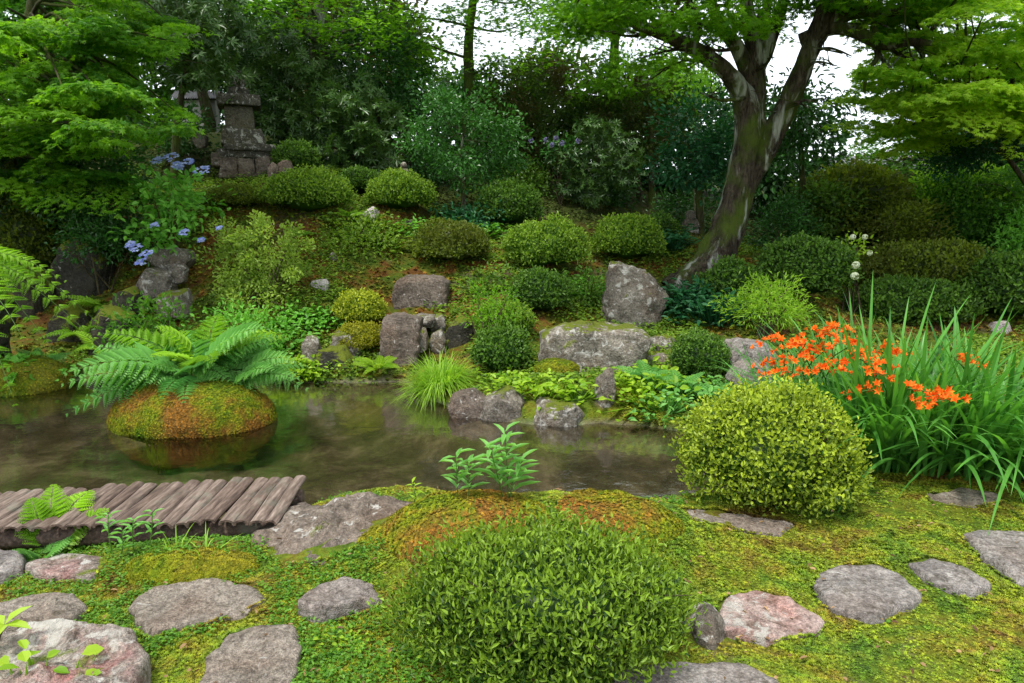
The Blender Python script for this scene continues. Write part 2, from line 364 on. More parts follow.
M['tower_body'] = rockmat('tower_body_stone', L3(.10,.09,.07), L3(.18,.165,.13), L3(.13,.11,.07), .1, .2)
def mossmat(name, tuft=False):
    m = NT(name); n0 = m.noise(.55, 3, .6); n1 = m.noise(2.6, 8, .72, None, .5); n2 = m.noise(30, 3, .7); n3 = m.noise(90, 2)
    c = m.ramp(n1, [(.32, L3(.045, .12, .012)), (.43, L3(.11, .20, .014)), (.51, L3(.20, .26, .017)), (.57, L3(.22, .21, .02)), (.63, L3(.14, .085, .02)), (.69, L3(.10, .05, .018))])
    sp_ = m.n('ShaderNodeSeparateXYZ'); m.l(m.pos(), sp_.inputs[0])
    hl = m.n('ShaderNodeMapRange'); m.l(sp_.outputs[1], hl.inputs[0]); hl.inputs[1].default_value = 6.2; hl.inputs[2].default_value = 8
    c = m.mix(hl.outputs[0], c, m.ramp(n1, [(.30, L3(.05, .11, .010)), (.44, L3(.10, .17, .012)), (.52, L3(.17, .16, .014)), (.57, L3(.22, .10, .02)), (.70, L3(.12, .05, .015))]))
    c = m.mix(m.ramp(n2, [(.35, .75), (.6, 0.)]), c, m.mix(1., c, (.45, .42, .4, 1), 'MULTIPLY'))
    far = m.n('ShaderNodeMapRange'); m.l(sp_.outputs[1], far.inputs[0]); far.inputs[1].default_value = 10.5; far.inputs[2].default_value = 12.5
    c = m.mix(far.outputs[0], c, m.ramp(n1, [(.3, L3(.03, .055, .008)), (.6, L3(.055, .075, .010)), (.75, L3(.045, .04, .015))]))  # ground at the back coloured darker, standing in for shade under the trees
    if tuft:
        c = m.mix(m.attr(), m.mix(1., c, (.5, .52, .6, 1), 'MULTIPLY'), m.mix(1., c, (1.75, 1.7, 1.1, 1), 'MULTIPLY'))
        return m.done(m.bsdf(c, .7, .25))
    c = m.mix(1., c, (.62, .6, .6, 1), 'MULTIPLY')  # sheet darkened so gaps between tufts look deep, shade put into colour
    soil = m.ramp(m.math('ADD', m.math('MULTIPLY', n0, .5), m.math('MULTIPLY', m.noise(7, 4), .5)), [(.54, 0.), (.62, .75)])
    c = m.mix(soil, c, m.ramp(n2, [(.3, L3(.05, .035, .02)), (.7, L3(.13, .10, .06))]))
    mud = m.n('ShaderNodeMapRange'); m.l(sp_.outputs[2], mud.inputs[0]); mud.inputs[1].default_value = WZ+.05; mud.inputs[2].default_value = WZ-.03
    mc = m.ramp(m.noise(3.0, 6, .7, None, .3), [(.32, L3(.05, .045, .032)), (.5, L3(.12, .11, .08)), (.66, L3(.28, .26, .20))])
    c = m.mix(mud.outputs[0], c, mc)
    h = m.math('ADD', m.math('MULTIPLY', n2, .7), m.math('MULTIPLY', n3, .5))
    return m.done(m.bsdf(c, .9, .15, m.bump(h, 1., .03)))
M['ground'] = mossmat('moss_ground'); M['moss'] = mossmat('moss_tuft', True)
def mossrock(name, patch, off=0.):
    m = NT(name); n1 = m.noise(2.0+off, 8, .72, None, .4); n2 = m.noise(45, 3)
    g = L3(.19, .22, .012)
    c = m.ramp(n1, [(.34, L3(.09, .17, .01)), (.44, g), (.56, patch)])
    c = m.mix(m.ramp(n2, [(.35, .7), (.6, 0.)]), c, m.mix(1., c, (.4, .45, .4, 1), 'MULTIPLY'))
    c = m.mix(m.attr(), m.mix(1., c, (.55, .6, .6, 1), 'MULTIPLY'), m.mix(1., c, (1.7, 1.6, 1.1, 1), 'MULTIPLY'))
    sz = m.n('ShaderNodeSeparateXYZ'); m.l(m.pos(), sz.inputs[0]); mud = m.n('ShaderNodeMapRange'); m.l(sz.outputs[2], mud.inputs[0]); mud.inputs[1].default_value = WZ+.01; mud.inputs[2].default_value = WZ-.03
    c = m.mix(mud.outputs[0], c, L3(.04, .034, .02))
    return m.done(m.bsdf(c, .85, .15, m.bump(n2, .9, .02)))
M['moss_cushion'] = mossrock('moss_cushion', L3(.27, .13, .028))
M['moss_green'] = mossrock('moss_green', L3(.22, .20, .02), .7)
def woodmat():
    m = NT('weathered_wood'); v = m.n('ShaderNodeMapping'); v.inputs['Scale'].default_value = (14, 1.5, 14)
    tc = m.n('ShaderNodeTexCoord'); m.l(m.pos(), v.inputs[0])
    n1 = m.noise(4, 6, .7, v.outputs[0]); c = m.ramp(n1, [(.3, L3(.04, .028, .022)), (.5, L3(.15, .108, .085)), (.72, L3(.34, .265, .22))])
    c = m.mix(m.attr(), c, m.mix(1., c, (.55, .48, .45, 1), 'MULTIPLY'))
    c = m.mix(m.ramp(m.noise(7, 5), [(.56, 0.), (.7, .5)]), c, L3(.15, .16, .12))
    return m.done(m.bsdf(c, .75, .3, m.bump(n1, .8, .012)))
M['wood'] = woodmat()
def watermat():
    m = NT('pond_water'); n = m.noise(5.5, 3, .5); n2 = m.noise(1.3, 2)
    bp = m.bump(m.math('MULTIPLY', n, n2), .18, .05)
    gl = m.n('ShaderNodeBsdfGlossy'); gl.inputs['Roughness'].default_value = .09; gl.inputs[0].default_value = (.95, .97, 1, 1); m.l(bp, gl.inputs['Normal'])
    tr = m.n('ShaderNodeBsdfTransparent'); tr.inputs[0].default_value = (.66, .61, .50, 1)
    fr = m.n('ShaderNodeFresnel'); fr.inputs[0].default_value = 1.33; m.l(bp, fr.inputs['Normal'])
    ms = m.n('ShaderNodeMixShader'); m.l(m.math('MULTIPLY', fr.outputs[0], 1.9, True), ms.inputs[0]); m.l(tr.outputs[0], ms.inputs[1]); m.l(gl.outputs[0], ms.inputs[2])
    return m.done(ms.outputs[0])
M['water'] = watermat()
def plain(name, a, b, scale=6, rough=.8):
    m = NT(name); n = m.noise(scale, 5); return m.done(m.bsdf(m.ramp(n, [(.3, a), (.7, b)]), rough, .3, m.bump(n, .3, .02)))
M['plaster'] = plain('plaster', L3(.20, .20, .175), L3(.30, .295, .26)); M['tile'] = plain('roof_tile', L3(.06, .06, .065), L3(.14, .14, .15)); M['bamboo'] = plain('bamboo', L3(.12, .13, .06), L3(.25, .24, .14), 20)

# ------------------------------------------------------------------ ground and water
def build_ground():
    ua = np.linspace(-math.asinh(75), math.asinh(75), 620); xs = 2*np.sinh(ua)
    ub = np.linspace(-math.asinh(45), math.asinh(88), 680); ys = 3.2+1.8*np.sinh(ub)
    X, Y = np.meshgrid(xs, ys); Z = H(X, Y)
    n, k = X.shape; V = np.stack([X, Y, Z], -1)
    i = np.arange(n-1)[:, None]*k; j = np.arange(k-1)[None]
    F = np.stack([i+j, i+j+1, i+k+j+1, i+k+j], -1).reshape(-1, 4)
    mb = MB(); mb.add(V, F, smooth=True); tag(mb.build('ground', M['ground']), kind='structure')
    c = POND.mean(0); poly = c+(POND-c)*1.0
    poly = np.array([p+unit(p-c)*.25 for p in POND])
    V = np.array([[p[0], p[1], WZ] for p in poly]+[[c[0], c[1], WZ]])
    # a fan would cross the concave shore, so a plain sheet under the banks is used
    x0, x1, y0, y1 = poly[:, 0].min(), poly[:, 0].max(), poly[:, 1].min(), poly[:, 1].max()
    mb = MB(); mb.add([[x0, y0, WZ], [x1, y0, WZ], [x1, y1, WZ], [x0, y1, WZ]], [[0, 1, 2, 3]]); tag(mb.build('water', M['water']), kind='structure')
build_ground()

# ------------------------------------------------------------------ rocks
STEP_POLY = []                       # footprints that keep moss off
def rock_sil(name, label, sil, Y, depth, mat, cat='rock', sink=.12, box=.55, rough=.10, seed=0, group=None, sub=5, cut=(.68, .93)):
    """boulder whose front outline, at distance Y, follows sil; depth is its thickness in metres"""
    S = np.array([P(x, y, Y) for x, y in sil]); S = S[:, [0, 2]]
    S = np.array(S); zmin = S[:, 1].min(); S[:, 1] = np.where(S[:, 1] < zmin+.12*(np.ptp(S[:, 1])), S[:, 1]-sink, S[:, 1])
    c = (S.min(0)+S.max(0))/2
    ang = np.arctan2(S[:, 1]-c[1], S[:, 0]-c[0]); r = np.hypot(S[:, 0]-c[0], S[:, 1]-c[1])
    # dense outline
    Q = []; 
    for a, b in zip(S, np.roll(S, -1, 0)):
        for t in np.linspace(0, 1, 12, endpoint=False): Q.append(a+(b-a)*t)
    Q = np.array(Q); qa = np.arctan2(Q[:, 1]-c[1], Q[:, 0]-c[0]); qr = np.hypot(Q[:, 0]-c[0], Q[:, 1]-c[1]); o = np.argsort(qa)
    V, F = ICO[sub]; V = V.copy()
    th = np.arctan2(V[:, 2], V[:, 0]); rad = np.interp(th, qa[o], qr[o], period=2*math.pi)
    e = np.hypot(V[:, 0], V[:, 2]); prof = np.clip(e, 0, 1)**box; prof = np.where(e < 1e-6, 0, prof)
    yy = np.sign(V[:, 1])*np.abs(V[:, 1])**box*depth/2
    W = np.stack([c[0]+np.cos(th)*rad*prof, Y+depth/2+yy, c[1]+np.sin(th)*rad*prof], -1)
    size = max(np.ptp(S[:, 0]), np.ptp(S[:, 1]))
    nrm = unit(W-np.array([c[0], Y+depth/2, c[1]]))
    q = W/size*3+seed*11.3
    d = fbm(q, 4, seed)*rough*size*.9; d += (np.abs(vnoise(q*1.3+5, seed+3))-.4)*rough*size*.6; d += fbm(q*5, 3, seed+7)*rough*size*.22
    W = W+nrm*d[:, None]
    rr_ = np.random.default_rng(seed*7+1); ctr = W.mean(0); W = ctr+(W-ctr)*1.09
    for _ in range(22):
        nv = unit(rr_.normal(size=3)); nv[2] = nv[2]*.8; nv = unit(nv); pr = (W-ctr)@nv; off_ = pr.max()*rr_.uniform(*cut); W = W-nv*np.maximum(0, pr-off_)[:, None]*.93
    W = W+unit(W-ctr)*((fbm(W*14+seed, 4, seed)*.022+fbm(W*45, 3, seed)*.007)*min(1.5, size*2))[:, None]
    p = (W.mean(0)); b = np.array([p[0], p[1], W[:, 2].min()])
    mb = MB(); mb.add(W-b, F, smooth=False); ob = mb.build(name, mat); ob.location = b
    for f in ob.data.polygons: f.use_smooth = True
    tag(ob, label, cat, group); STEP_POLY.append(np.array([[c[0]-np.ptp(S[:, 0])/2, Y], [c[0]+np.ptp(S[:, 0])/2, Y], [c[0]+np.ptp(S[:, 0])/2, Y+depth], [c[0]-np.ptp(S[:, 0])/2, Y+depth]])*1.0)
    return ob
def rock_box(name, label, x0, x1, y0, y1, mat, Y=None, depth=None, seed=0, **k):
    w_, h_ = x1-x0, y1-y0; r_ = np.random.default_rng(seed+100)
    base = [(0, .75), (.06, .3), (.2, .05), (.5, 0), (.78, .06), (.95, .3), (1, .7), (.9, 1), (.5, 1.02), (.1, 1)]
    sil = [(x0+w_*(u+r_.uniform(-.06, .06)), y0+h_*(v+r_.uniform(-.07, .07)*(v < .95))) for u, v in base]
    if Y is None: Y = G((x0+x1)/2, y1)[1]
    return rock_sil(name, label, sil, Y, depth or w_*Y/FPX*.8, mat, seed=seed, **k)
def flat_stone(name, label, out, mat, z=.045, th=.16, seed=0, bumpy=.012, cat='stepping stone', group=None):
    Q0 = np.array([onplane(x, y, z)[:2] for x, y in out]); c = Q0.mean(0)
    Qm = np.stack([Q0*.97+np.roll(Q0, 1, 0)*.03, Q0*.93+np.roll(Q0, -1, 0)*.07, (Q0+np.roll(Q0, -1, 0))/2], 1).reshape(-1, 2)
    Q = spline(np.vstack([Qm, Qm[:1]]), 140)[:-1]; n = len(Q)
    Q = Q+unit(Q-c)*(fbm(np.stack([Q[:, 0], Q[:, 1], 0*Q[:, 0]], -1)*7, 4, seed)*.045)[:, None]
    STEP_POLY.append(Q0 if z < .09 else c+(Q0-c)*.8)
    rings = [(0, 0), (.1, 0), (.2, 0), (.3, 0), (.4, 0), (.5, 0), (.6, 0), (.7, 0), (.8, 0), (.88, -.002), (.94, -.005), (.975, -.012), (.995, -.028), (1.0, -.05), (1.01, -.09), (1.0, -th)]
    V = [np.array([[c[0], c[1], z]])]; 
    for s, dz in rings[1:]: V.append(np.column_stack([c+(Q-c)*s, np.full(n, z+dz)]))
    V = np.vstack(V)
    hz = fbm(np.column_stack([V[:, :2]*5, 0*V[:, 0]]), 4, seed+2)*bumpy*1.5+fbm(np.column_stack([V[:, :2]*22, V[:, 2]*20]), 4, seed+5)*bumpy*.8-np.clip(.1-np.abs(vnoise(np.column_stack([V[:, :2]*7, 0*V[:, 0]]), seed)), 0, 1)*bumpy*2.5
    V[:, 2] += hz; V[:, :2] += (fbm(V*30, 2, seed)*.004)[:, None]
    mb = MB(); j = np.arange(n); jn = (j+1) % n
    mb.add(V, np.stack([0*j, 1+j, 1+jn], -1), smooth=True)
    F = np.concatenate([np.stack([1+r_*n+j, 1+(r_+1)*n+j, 1+(r_+1)*n+jn, 1+r_*n+jn], -1) for r_ in range(len(rings)-2)])
    mb.F.append(F); mb.M.append(0); mb.S.append(True); mb.V.append(np.zeros((0, 3))); mb.T.append(np.zeros(0))
    mb.V = [v-np.array([c[0], c[1], 0]) if len(v) else v for v in mb.V]
    ob = mb.build(name, mat); ob.location = (c[0], c[1], 0); return tag(ob, label, cat, group)
SG = 'stepping stones set in the foreground moss'
flat_stone('stepping_stone', 'broad oval tan stepping stone lying in front of the log bridge', [(124, 606), (150, 586), (200, 577), (255, 583), (267, 597), (240, 612), (190, 626), (150, 634), (132, 624)], M['step_tan'], .034, seed=1, group=SG)
flat_stone('stepping_stone', 'tan stepping stone cut by the bottom edge, nearest one left of the big front bush', [(196, 690), (205, 655), (228, 630), (262, 624), (294, 626), (299, 645), (292, 690), (285, 760), (200, 760)], M['step_tan'], .034, seed=2, group=SG)
flat_stone('stepping_stone', 'pale stepping stone touching the left edge, above the rock with red patches', [(-40, 610), (0, 600), (40, 590), (80, 590), (90, 602), (70, 616), (30, 624), (-30, 632)], M['step_tan'], .034, seed=3, group=SG)
flat_stone('stepping_stone', 'small flat grey stone in the moss right below the large shore rock', [(297, 597), (318, 580), (345, 574), (378, 582), (383, 596), (350, 605), (315, 606)], M['step_grey'], .075, seed=4, group=SG)
flat_stone('stepping_stone', 'pinkish red stepping stone to the right of the big front bush', [(714, 608), (726, 592), (755, 586), (790, 596), (824, 620), (815, 632), (770, 637), (722, 628)], M['step_pink'], .034, seed=5, group=SG)
flat_stone('stepping_stone', 'large purplish grey stepping stone between the pink stone and a smaller grey one', [(812, 580), (830, 567), (870, 561), (900, 572), (919, 592), (915, 606), (880, 616), (835, 608), (818, 595)], M['step_grey'], .034, seed=6, group=SG)
flat_stone('stepping_stone', 'smaller grey oblong stepping stone just right of the large purplish one', [(905, 560), (930, 554), (965, 564), (990, 581), (978, 592), (950, 588), (920, 575)], M['step_grey'], .05, seed=7, group=SG)
flat_stone('stepping_stone', 'rough grey stepping stone cut by the right edge of the picture', [(958, 532), (1000, 527), (1060, 530), (1100, 560), (1060, 586), (1020, 578), (990, 560)], M['step_grey'], .06, seed=8, group=SG)
flat_stone('stepping_stone', 'smooth pale grey slab under the right foot of the big front bush', [(600, 690), (625, 668), (680, 658), (740, 659), (775, 675), (790, 700), (770, 760), (620, 760)], M['step_grey'], .034, seed=9, bumpy=.006, group=SG)
flat_stone('stepping_stone', 'flat brownish stone at the foot of the strap leaved plants on the right', [(924, 494), (960, 487), (1000, 490), (1010, 500), (975, 508), (935, 506)], M['step_tan'], .034, seed=10, group=SG)
flat_stone('shore_slab', 'flat grey slab at the water edge under the left side of the round right bush', [(672, 512), (700, 508), (745, 514), (790, 522), (780, 532), (730, 530), (690, 525)], M['step_tan'], .075, seed=11, cat='stone slab')
flat_stone('shore_slab', 'thin reddish flat slab below the near side of the log bridge', [(22, 562), (60, 552), (104, 553), (108, 563), (92, 578), (50, 574)], M['step_red'], .03, .1, 12, cat='stone slab')
flat_stone('shore_slab', 'grey flat slab at the left edge beside the thin reddish slab', [(-60, 552), (0, 547), (22, 552), (18, 566), (-20, 576), (-60, 580)], M['step_grey'], .03, .1, 13, cat='stone slab')
flat_stone('foreground_rock', 'rough grey rock with red patches in the bottom left corner', [(-70, 660), (-30, 634), (20, 624), (90, 622), (132, 632), (142, 650), (128, 690), (90, 740), (-70, 760)], M['step_red'], .10, .25, 3, .035, 'rock')
rock_sil('foreground_rock', 'grey rock half hidden behind the right side of the big front bush', [(682, 665), (690, 634), (712, 626), (732, 638), (742, 660), (724, 672), (690, 674)], 2.12, .2, M['rock'], seed=5, sink=.05)
def shore_rock():
    # long low boulder beside the bridge end
    ob = flat_stone('shore_rock', 'large long purplish boulder between the log bridge and the moss mound', [(238, 552), (256, 518), (296, 494), (350, 480), (410, 478), (458, 488), (470, 505), (430, 525), (370, 548), (320, 562), (262, 566)], M['shore'], .09, .5, 21, .035, 'boulder')
    me = ob.data; n = len(me.vertices); co = np.empty(n*3, np.float32); me.vertices.foreach_get('co', co); co = co.reshape(-1, 3)
    r_ = np.hypot(co[:, 0]/.75, co[:, 1]/.35); co[:, 2] -= np.clip(r_-.45, 0, 2)**1.5*.17; co[:, 2] += fbm(co*4.2, 5, 9)*.05+np.abs(fbm(co*9, 3, 19))*.04
    me.vertices.foreach_set('co', co.ravel()); me.update()
shore_rock()
RK = [
 ('boulder', 'tall jagged brown and grey upright boulder below the two clipped mounds', [(608, 292), (609, 266), (620, 262), (632, 270), (648, 274), (658, 288), (668, 300), (662, 318), (655, 327), (622, 330), (608, 326)], 8.0, .5, 'rock', dict(rough=.09, box=.4, cut=(.8, .97))),
 ('boulder', 'wide flat topped grey boulder with moss on top, in the middle of the far bank', [(544, 352), (546, 336), (560, 328), (604, 331), (650, 333), (653, 342), (645, 352), (638, 372), (600, 378), (560, 378), (542, 372)], 6.6, .55, 'rock_mossy', dict(rough=.05, box=.25, cut=(.86, .99))),
 ('standing_stone', 'small narrow upright stone standing at the far water edge', [(598, 400), (598, 376), (606, 369), (614, 373), (616, 400), (612, 414), (600, 414)], 5.6, .16, 'rock', dict(rough=.05)),
 ('boulder', 'squarish dark red block, upper rock of the dry waterfall', [(394, 284), (400, 279), (440, 280), (445, 286), (445, 312), (438, 316), (396, 315), (393, 300)], 8.5, .4, 'rock_purple', dict(rough=.04, box=.22, cut=(.88, .99))),
 ('boulder', 'dark upright block, lower rock of the dry waterfall at the shore', [(380, 340), (383, 322), (400, 320), (418, 324), (417, 350), (410, 378), (392, 380), (379, 368)], 7.3, .35, 'rock_purple', dict(rough=.045, box=.22, cut=(.86, .99))),
 ('ledge_stone', 'thin pale ledge slab lying across the dry waterfall between its two blocks', [(386, 324), (400, 318), (432, 318), (446, 322), (440, 328), (400, 330)], 7.75, .4, 'rock', dict(rough=.04, sink=.0)),
]
for i, (n_, lb, sil, Y, dp, mt, k) in enumerate(RK):
    rock_sil(n_, lb, sil, Y, dp, M[mt], seed=i+20, **k)
RB = [
 ('lichen patched small stone under the ledge slab, left of its twin', 417, 428, 328, 344, 'rock_mossy', 7.4, 'stone'),
 ('lichen patched small stone under the right end of the ledge slab', 430, 446, 328, 348, 'rock_mossy', 7.5, 'stone'),
 ('mossy grey block to the right of the dry waterfall stones', 444, 474, 320, 358, 'rock_dark', 7.6, 'stone'),
 ('pale stone at the right end of the ledge slab', 428, 445, 316, 326, 'rock_mossy', 7.9, 'stone'),
 ('upright grey stone at the far shore left of the round yellow green shrub', 301, 319, 336, 365, 'rock', 7.35, 'stone'),
 ('low brown shore stone left of the upright grey one', 272, 298, 338, 358, 'rock_dark', 7.6, 'stone'),
 ('grey shore rock beneath the round yellow green shrub', 330, 360, 330, 358, 'rock_mossy', 7.5, 'stone'),
 ('dark mossy shore rock at the waterline left of the dry waterfall', 308, 350, 350, 386, 'rock_dark', 7.15, 'stone'),
 ('small dark stone at the waterline just left of the dry waterfall block', 350, 374, 364, 384, 'rock_dark', 7.15, 'stone'),
 ('reddish brown round stone at the water edge beside the bright grass tuft', 450, 484, 393, 418, 'rock_purple', 5.68, 'stone'),
 ('dark grey rounded rock at the water edge right of the reddish round one', 480, 526, 395, 424, 'rock', 5.56, 'stone'),
 ('low mossy shore rock between the dark rounded rock and the narrow upright stone', 528, 592, 406, 430, 'rock_mossy', 5.45, 'stone'),
 ('tan angular stone highest on the left bank beneath the blue flowers', 147, 182, 247, 265, 'rock', 8.6, 'stone'),
 ('small tan stone wedged below the highest stone of the left bank', 168, 184, 265, 276, 'rock', 8.4, 'stone'),
 ('slanting brown rock in the middle of the left bank', 131, 166, 270, 294, 'rock', 8.2, 'stone'),
 ('dark brown rock at the left foot of the bank beside the cave', 111, 133, 287, 308, 'rock_dark', 8.0, 'stone'),
 ('grey mossy rock behind the large fern', 152, 184, 292, 312, 'rock_mossy', 7.9, 'stone'),
 ('dark bluish flat stone at the waterline left of the moss island', 74, 116, 372, 386, 'rock_dark', 6.9, 'stone'),
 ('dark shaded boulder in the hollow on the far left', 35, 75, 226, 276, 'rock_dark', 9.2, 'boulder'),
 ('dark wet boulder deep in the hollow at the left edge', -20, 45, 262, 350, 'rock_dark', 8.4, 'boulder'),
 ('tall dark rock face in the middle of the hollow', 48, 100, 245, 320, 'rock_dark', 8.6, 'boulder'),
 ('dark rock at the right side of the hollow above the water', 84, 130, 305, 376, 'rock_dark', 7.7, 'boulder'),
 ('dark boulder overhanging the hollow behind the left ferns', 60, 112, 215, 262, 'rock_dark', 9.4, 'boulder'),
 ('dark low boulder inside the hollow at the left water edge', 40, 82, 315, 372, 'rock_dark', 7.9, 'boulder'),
 ('white oblong stone lying on the slope between two clipped mounds', 362, 379, 207, 218, 'rock_white', None, 'stone'),
 ('small white stone on the mossy slope beneath the clipped lime mound', 310, 328, 278, 289, 'rock_white', None, 'stone'),
 ('tiny grey stone half buried high in the mossy slope', 328, 336, 253, 260, 'rock', None, 'stone'),
 ('tiny flat grey stone on the slope right of the white oblong stone', 404, 416, 220, 226, 'rock', None, 'stone'),
 ('flat grey slab behind the round clipped shrub on the right bank', 648, 682, 338, 356, 'rock_mossy', 7.2, 'stone'),
 ('second grey slab in front, partly behind the round clipped shrub', 640, 684, 356, 368, 'rock_mossy', 6.8, 'stone'),
 ('long pale grey flat rock behind the orange flowers', 722, 784, 346, 372, 'step_grey', 6.3, 'rock'),
 ('low grey rock between the pale flat rock and the round front bush', 738, 780, 368, 386, 'step_grey', 5.7, 'rock'),
 ('small pale stone in the shade at the far right above the strap leaves', 996, 1016, 322, 334, 'rock_white', None, 'stone'),
]
for i, (lb, x0, x1, y0, y1, mt, Y, cat) in enumerate(RB):
    rock_box(cat, lb, x0, x1, y0, y1, M[mt], Y, seed=i+40, cat=cat, rough=.10, box=.26, cut=(.74, .96), sub=4 if x1-x0 < 20 else 5, sink=.1)

# ------------------------------------------------------------------ moss island and moss cushions
def moss_cushion(name, label, c, r, mat, cat, ntuft, seed=0, flatb=.0):
    V, F = ICO[5]; V = V.copy(); V[:, 2] = np.where(V[:, 2] < 0, V[:, 2]*.35, V[:, 2])
    e = np.hypot(V[:, 0], V[:, 1]); sc = np.where(e > 1e-6, np.clip(e, 0, 1)**.82/np.maximum(e, 1e-6), 1)
    V[:, 2] = np.where(V[:, 2] < 0, V[:, 2]*3, V[:, 2]); W = V.copy(); W[:, :2] *= sc[:, None]; W[:, :2] *= np.where(V[:, 2] < 0, np.clip(1-1.1*np.abs(V[:, 2]), .3, 1), 1)[:, None]; W = W*np.array(r); nrm = unit(V/np.array(r))
    W += nrm*(fbm(W*3+seed, 3, seed)*.05+fbm(W*16+seed, 3, seed+3)*.014)[:, None]
    mb = MB(); mb.add(W, F, smooth=True, tone=.1)
    r_ = np.random.default_rng(seed); k = r_.choice(len(F), ntuft); b = r_.dirichlet((1, 1, 1), ntuft); Q = (W[F[k]]*b[..., None]).sum(1)
    nn = unit(np.cross(W[F[k, 1]]-W[F[k, 0]], W[F[k, 2]]-W[F[k, 0]])); keep = Q[:, 2] > -.02; Q = Q[keep]; nn = nn[keep]
    inst(mb, T_ROSE, Q, unit(np.cross(nn, r_.normal(size=Q.shape))), nn, r_.uniform(.011, .022, len(Q)), tone=r_.random(len(Q)))
    ob = mb.build(name, mat); ob.location = c; return tag(ob, label, cat)
ip = onplane(170, 436, WZ); IC = np.array([ip[0], ip[1]+.40, WZ])
moss_cushion('moss_island', 'domed rock covered in yellow green and rusty moss, rising from the pond', IC, (.66, .46, .37), M['moss_cushion'], 'moss covered rock', 34000, 5)
lp = onplane(5, 396, WZ)
moss_cushion('mossy_rock', 'yellow mossy rock at the left edge of the far shore', (lp[0]-.1, lp[1]+.35, WZ), (.5, .4, .30), M['moss_green'], 'moss covered rock', 7000, 6)
p = G(566, 378); moss_cushion('moss_pad', 'small bright moss pad in front of the wide flat topped boulder', (p[0]-.1, p[1]-.02, p[2]+.08), (.22, .16, .10), M['moss_green'], 'moss pad', 3000, 8)

for lb, c, r_c, mt, n, sd0 in [('rusty and yellow moss hump behind the big front bush and right of the shore boulder', (-.16, 2.80, .0), (.44, .30, .27), 'moss_cushion', 20000, 31),
        ('rust coloured moss hump at the back right of the big front bush', (.38, 2.9, .0), (.42, .28, .22), 'moss_cushion', 16000, 32), ('bright green moss hump touching the right side of the shore boulder', (-.52, 2.80, .0), (.22, .17, .13), 'moss_green', 12000, 33),
        ('yellow green moss hump between the bridge and the oval stepping stone', (-1.36, 2.64, .0), (.28, .11, .07), 'moss_green', 14000, 34)]:
    moss_cushion('moss_hump', lb, c, r_c, M[mt], 'moss hump', n, sd0)
# ------------------------------------------------------------------ log bridge
def bridge():
    A = onplane(292, 497, .10); far = onplane(307, 475, .12); near = onplane(277, 519, .12)
    ax = unit(np.array([far[0]-near[0], far[1]-near[1], 0])); L = np.linalg.norm(far-near)
    u = unit(np.array([-1.0, -.07, 0])); base = (far+near)/2; base[2] = .10
    t = empty('log_bridge', (base[0]-1.1, base[1], 0), 'low footbridge decked with weathered half round logs on the left', 'bridge')
    r_ = np.random.default_rng(3); s = .035
    for i in range(30):
        rad = r_.uniform(.031, .039); dz = r_.uniform(-.007, .008)
        n = 9; tt = np.linspace(-.5, .5, n); l = L*r_.uniform(.97, 1.04); sk = r_.uniform(-.016, .016)
        l *= 1-.28*s/2.0; path = near*[1, 1, 0]+[0, 0, .10]+u*s+ax*((tt+.5)*l)[:, None]+u*(sk*tt)[:, None]+np.array([0, 0, dz]); path[:, 2] += .004*np.sin(tt*5+i)
        mb = MB()
        # upper side round, hollow below, like split bark covered logs
        th = np.linspace(-.25, math.pi+.25, 11); th2 = th[::-1]
        prof = np.concatenate([np.stack([np.cos(th)*rad, np.sin(th)*rad*.62], -1), np.stack([np.cos(th2)*rad*.62, np.sin(th2)*rad*.36], -1)])
        m = len(prof); V = path[:, None]+prof[None, :, 0, None]*u+prof[None, :, 1, None]*np.array([0, 0, 1.])
        V += (fbm(V*np.array([30, 6, 30])+i*3, 3, 2)*.004)[..., None]
        a = np.arange(n-1)[:, None]*m; j = np.arange(m)[None]; jn = (j+1) % m
        F = np.stack([a+j, a+m+j, a+m+jn, a+jn], -1).reshape(-1, 4); tn = r_.random()*.8
        mb.add(V, F, smooth=True, tone=tn)
        for e in (0, n-1):
            k = np.arange(10); mb.add(V[e], np.stack([k, k+1, m-2-k, m-1-k], -1), tone=.9)
        mb.build('log', M['wood'], t); s += rad*1.93
    W = s
    for off in (-.17, .17):
        path = np.array([base+u*q+ax*(off*(1-.28*q/2)-.5*L*.28*q/2)+np.array([0, 0, -.07]) for q in (-.0, W*.33, W*.66, W)]); mb = MB()
        tube(mb, path, .05, 10, tone=.9, cap=True, wob=.05); mb.build('beam', M['wood'], t)
bridge()

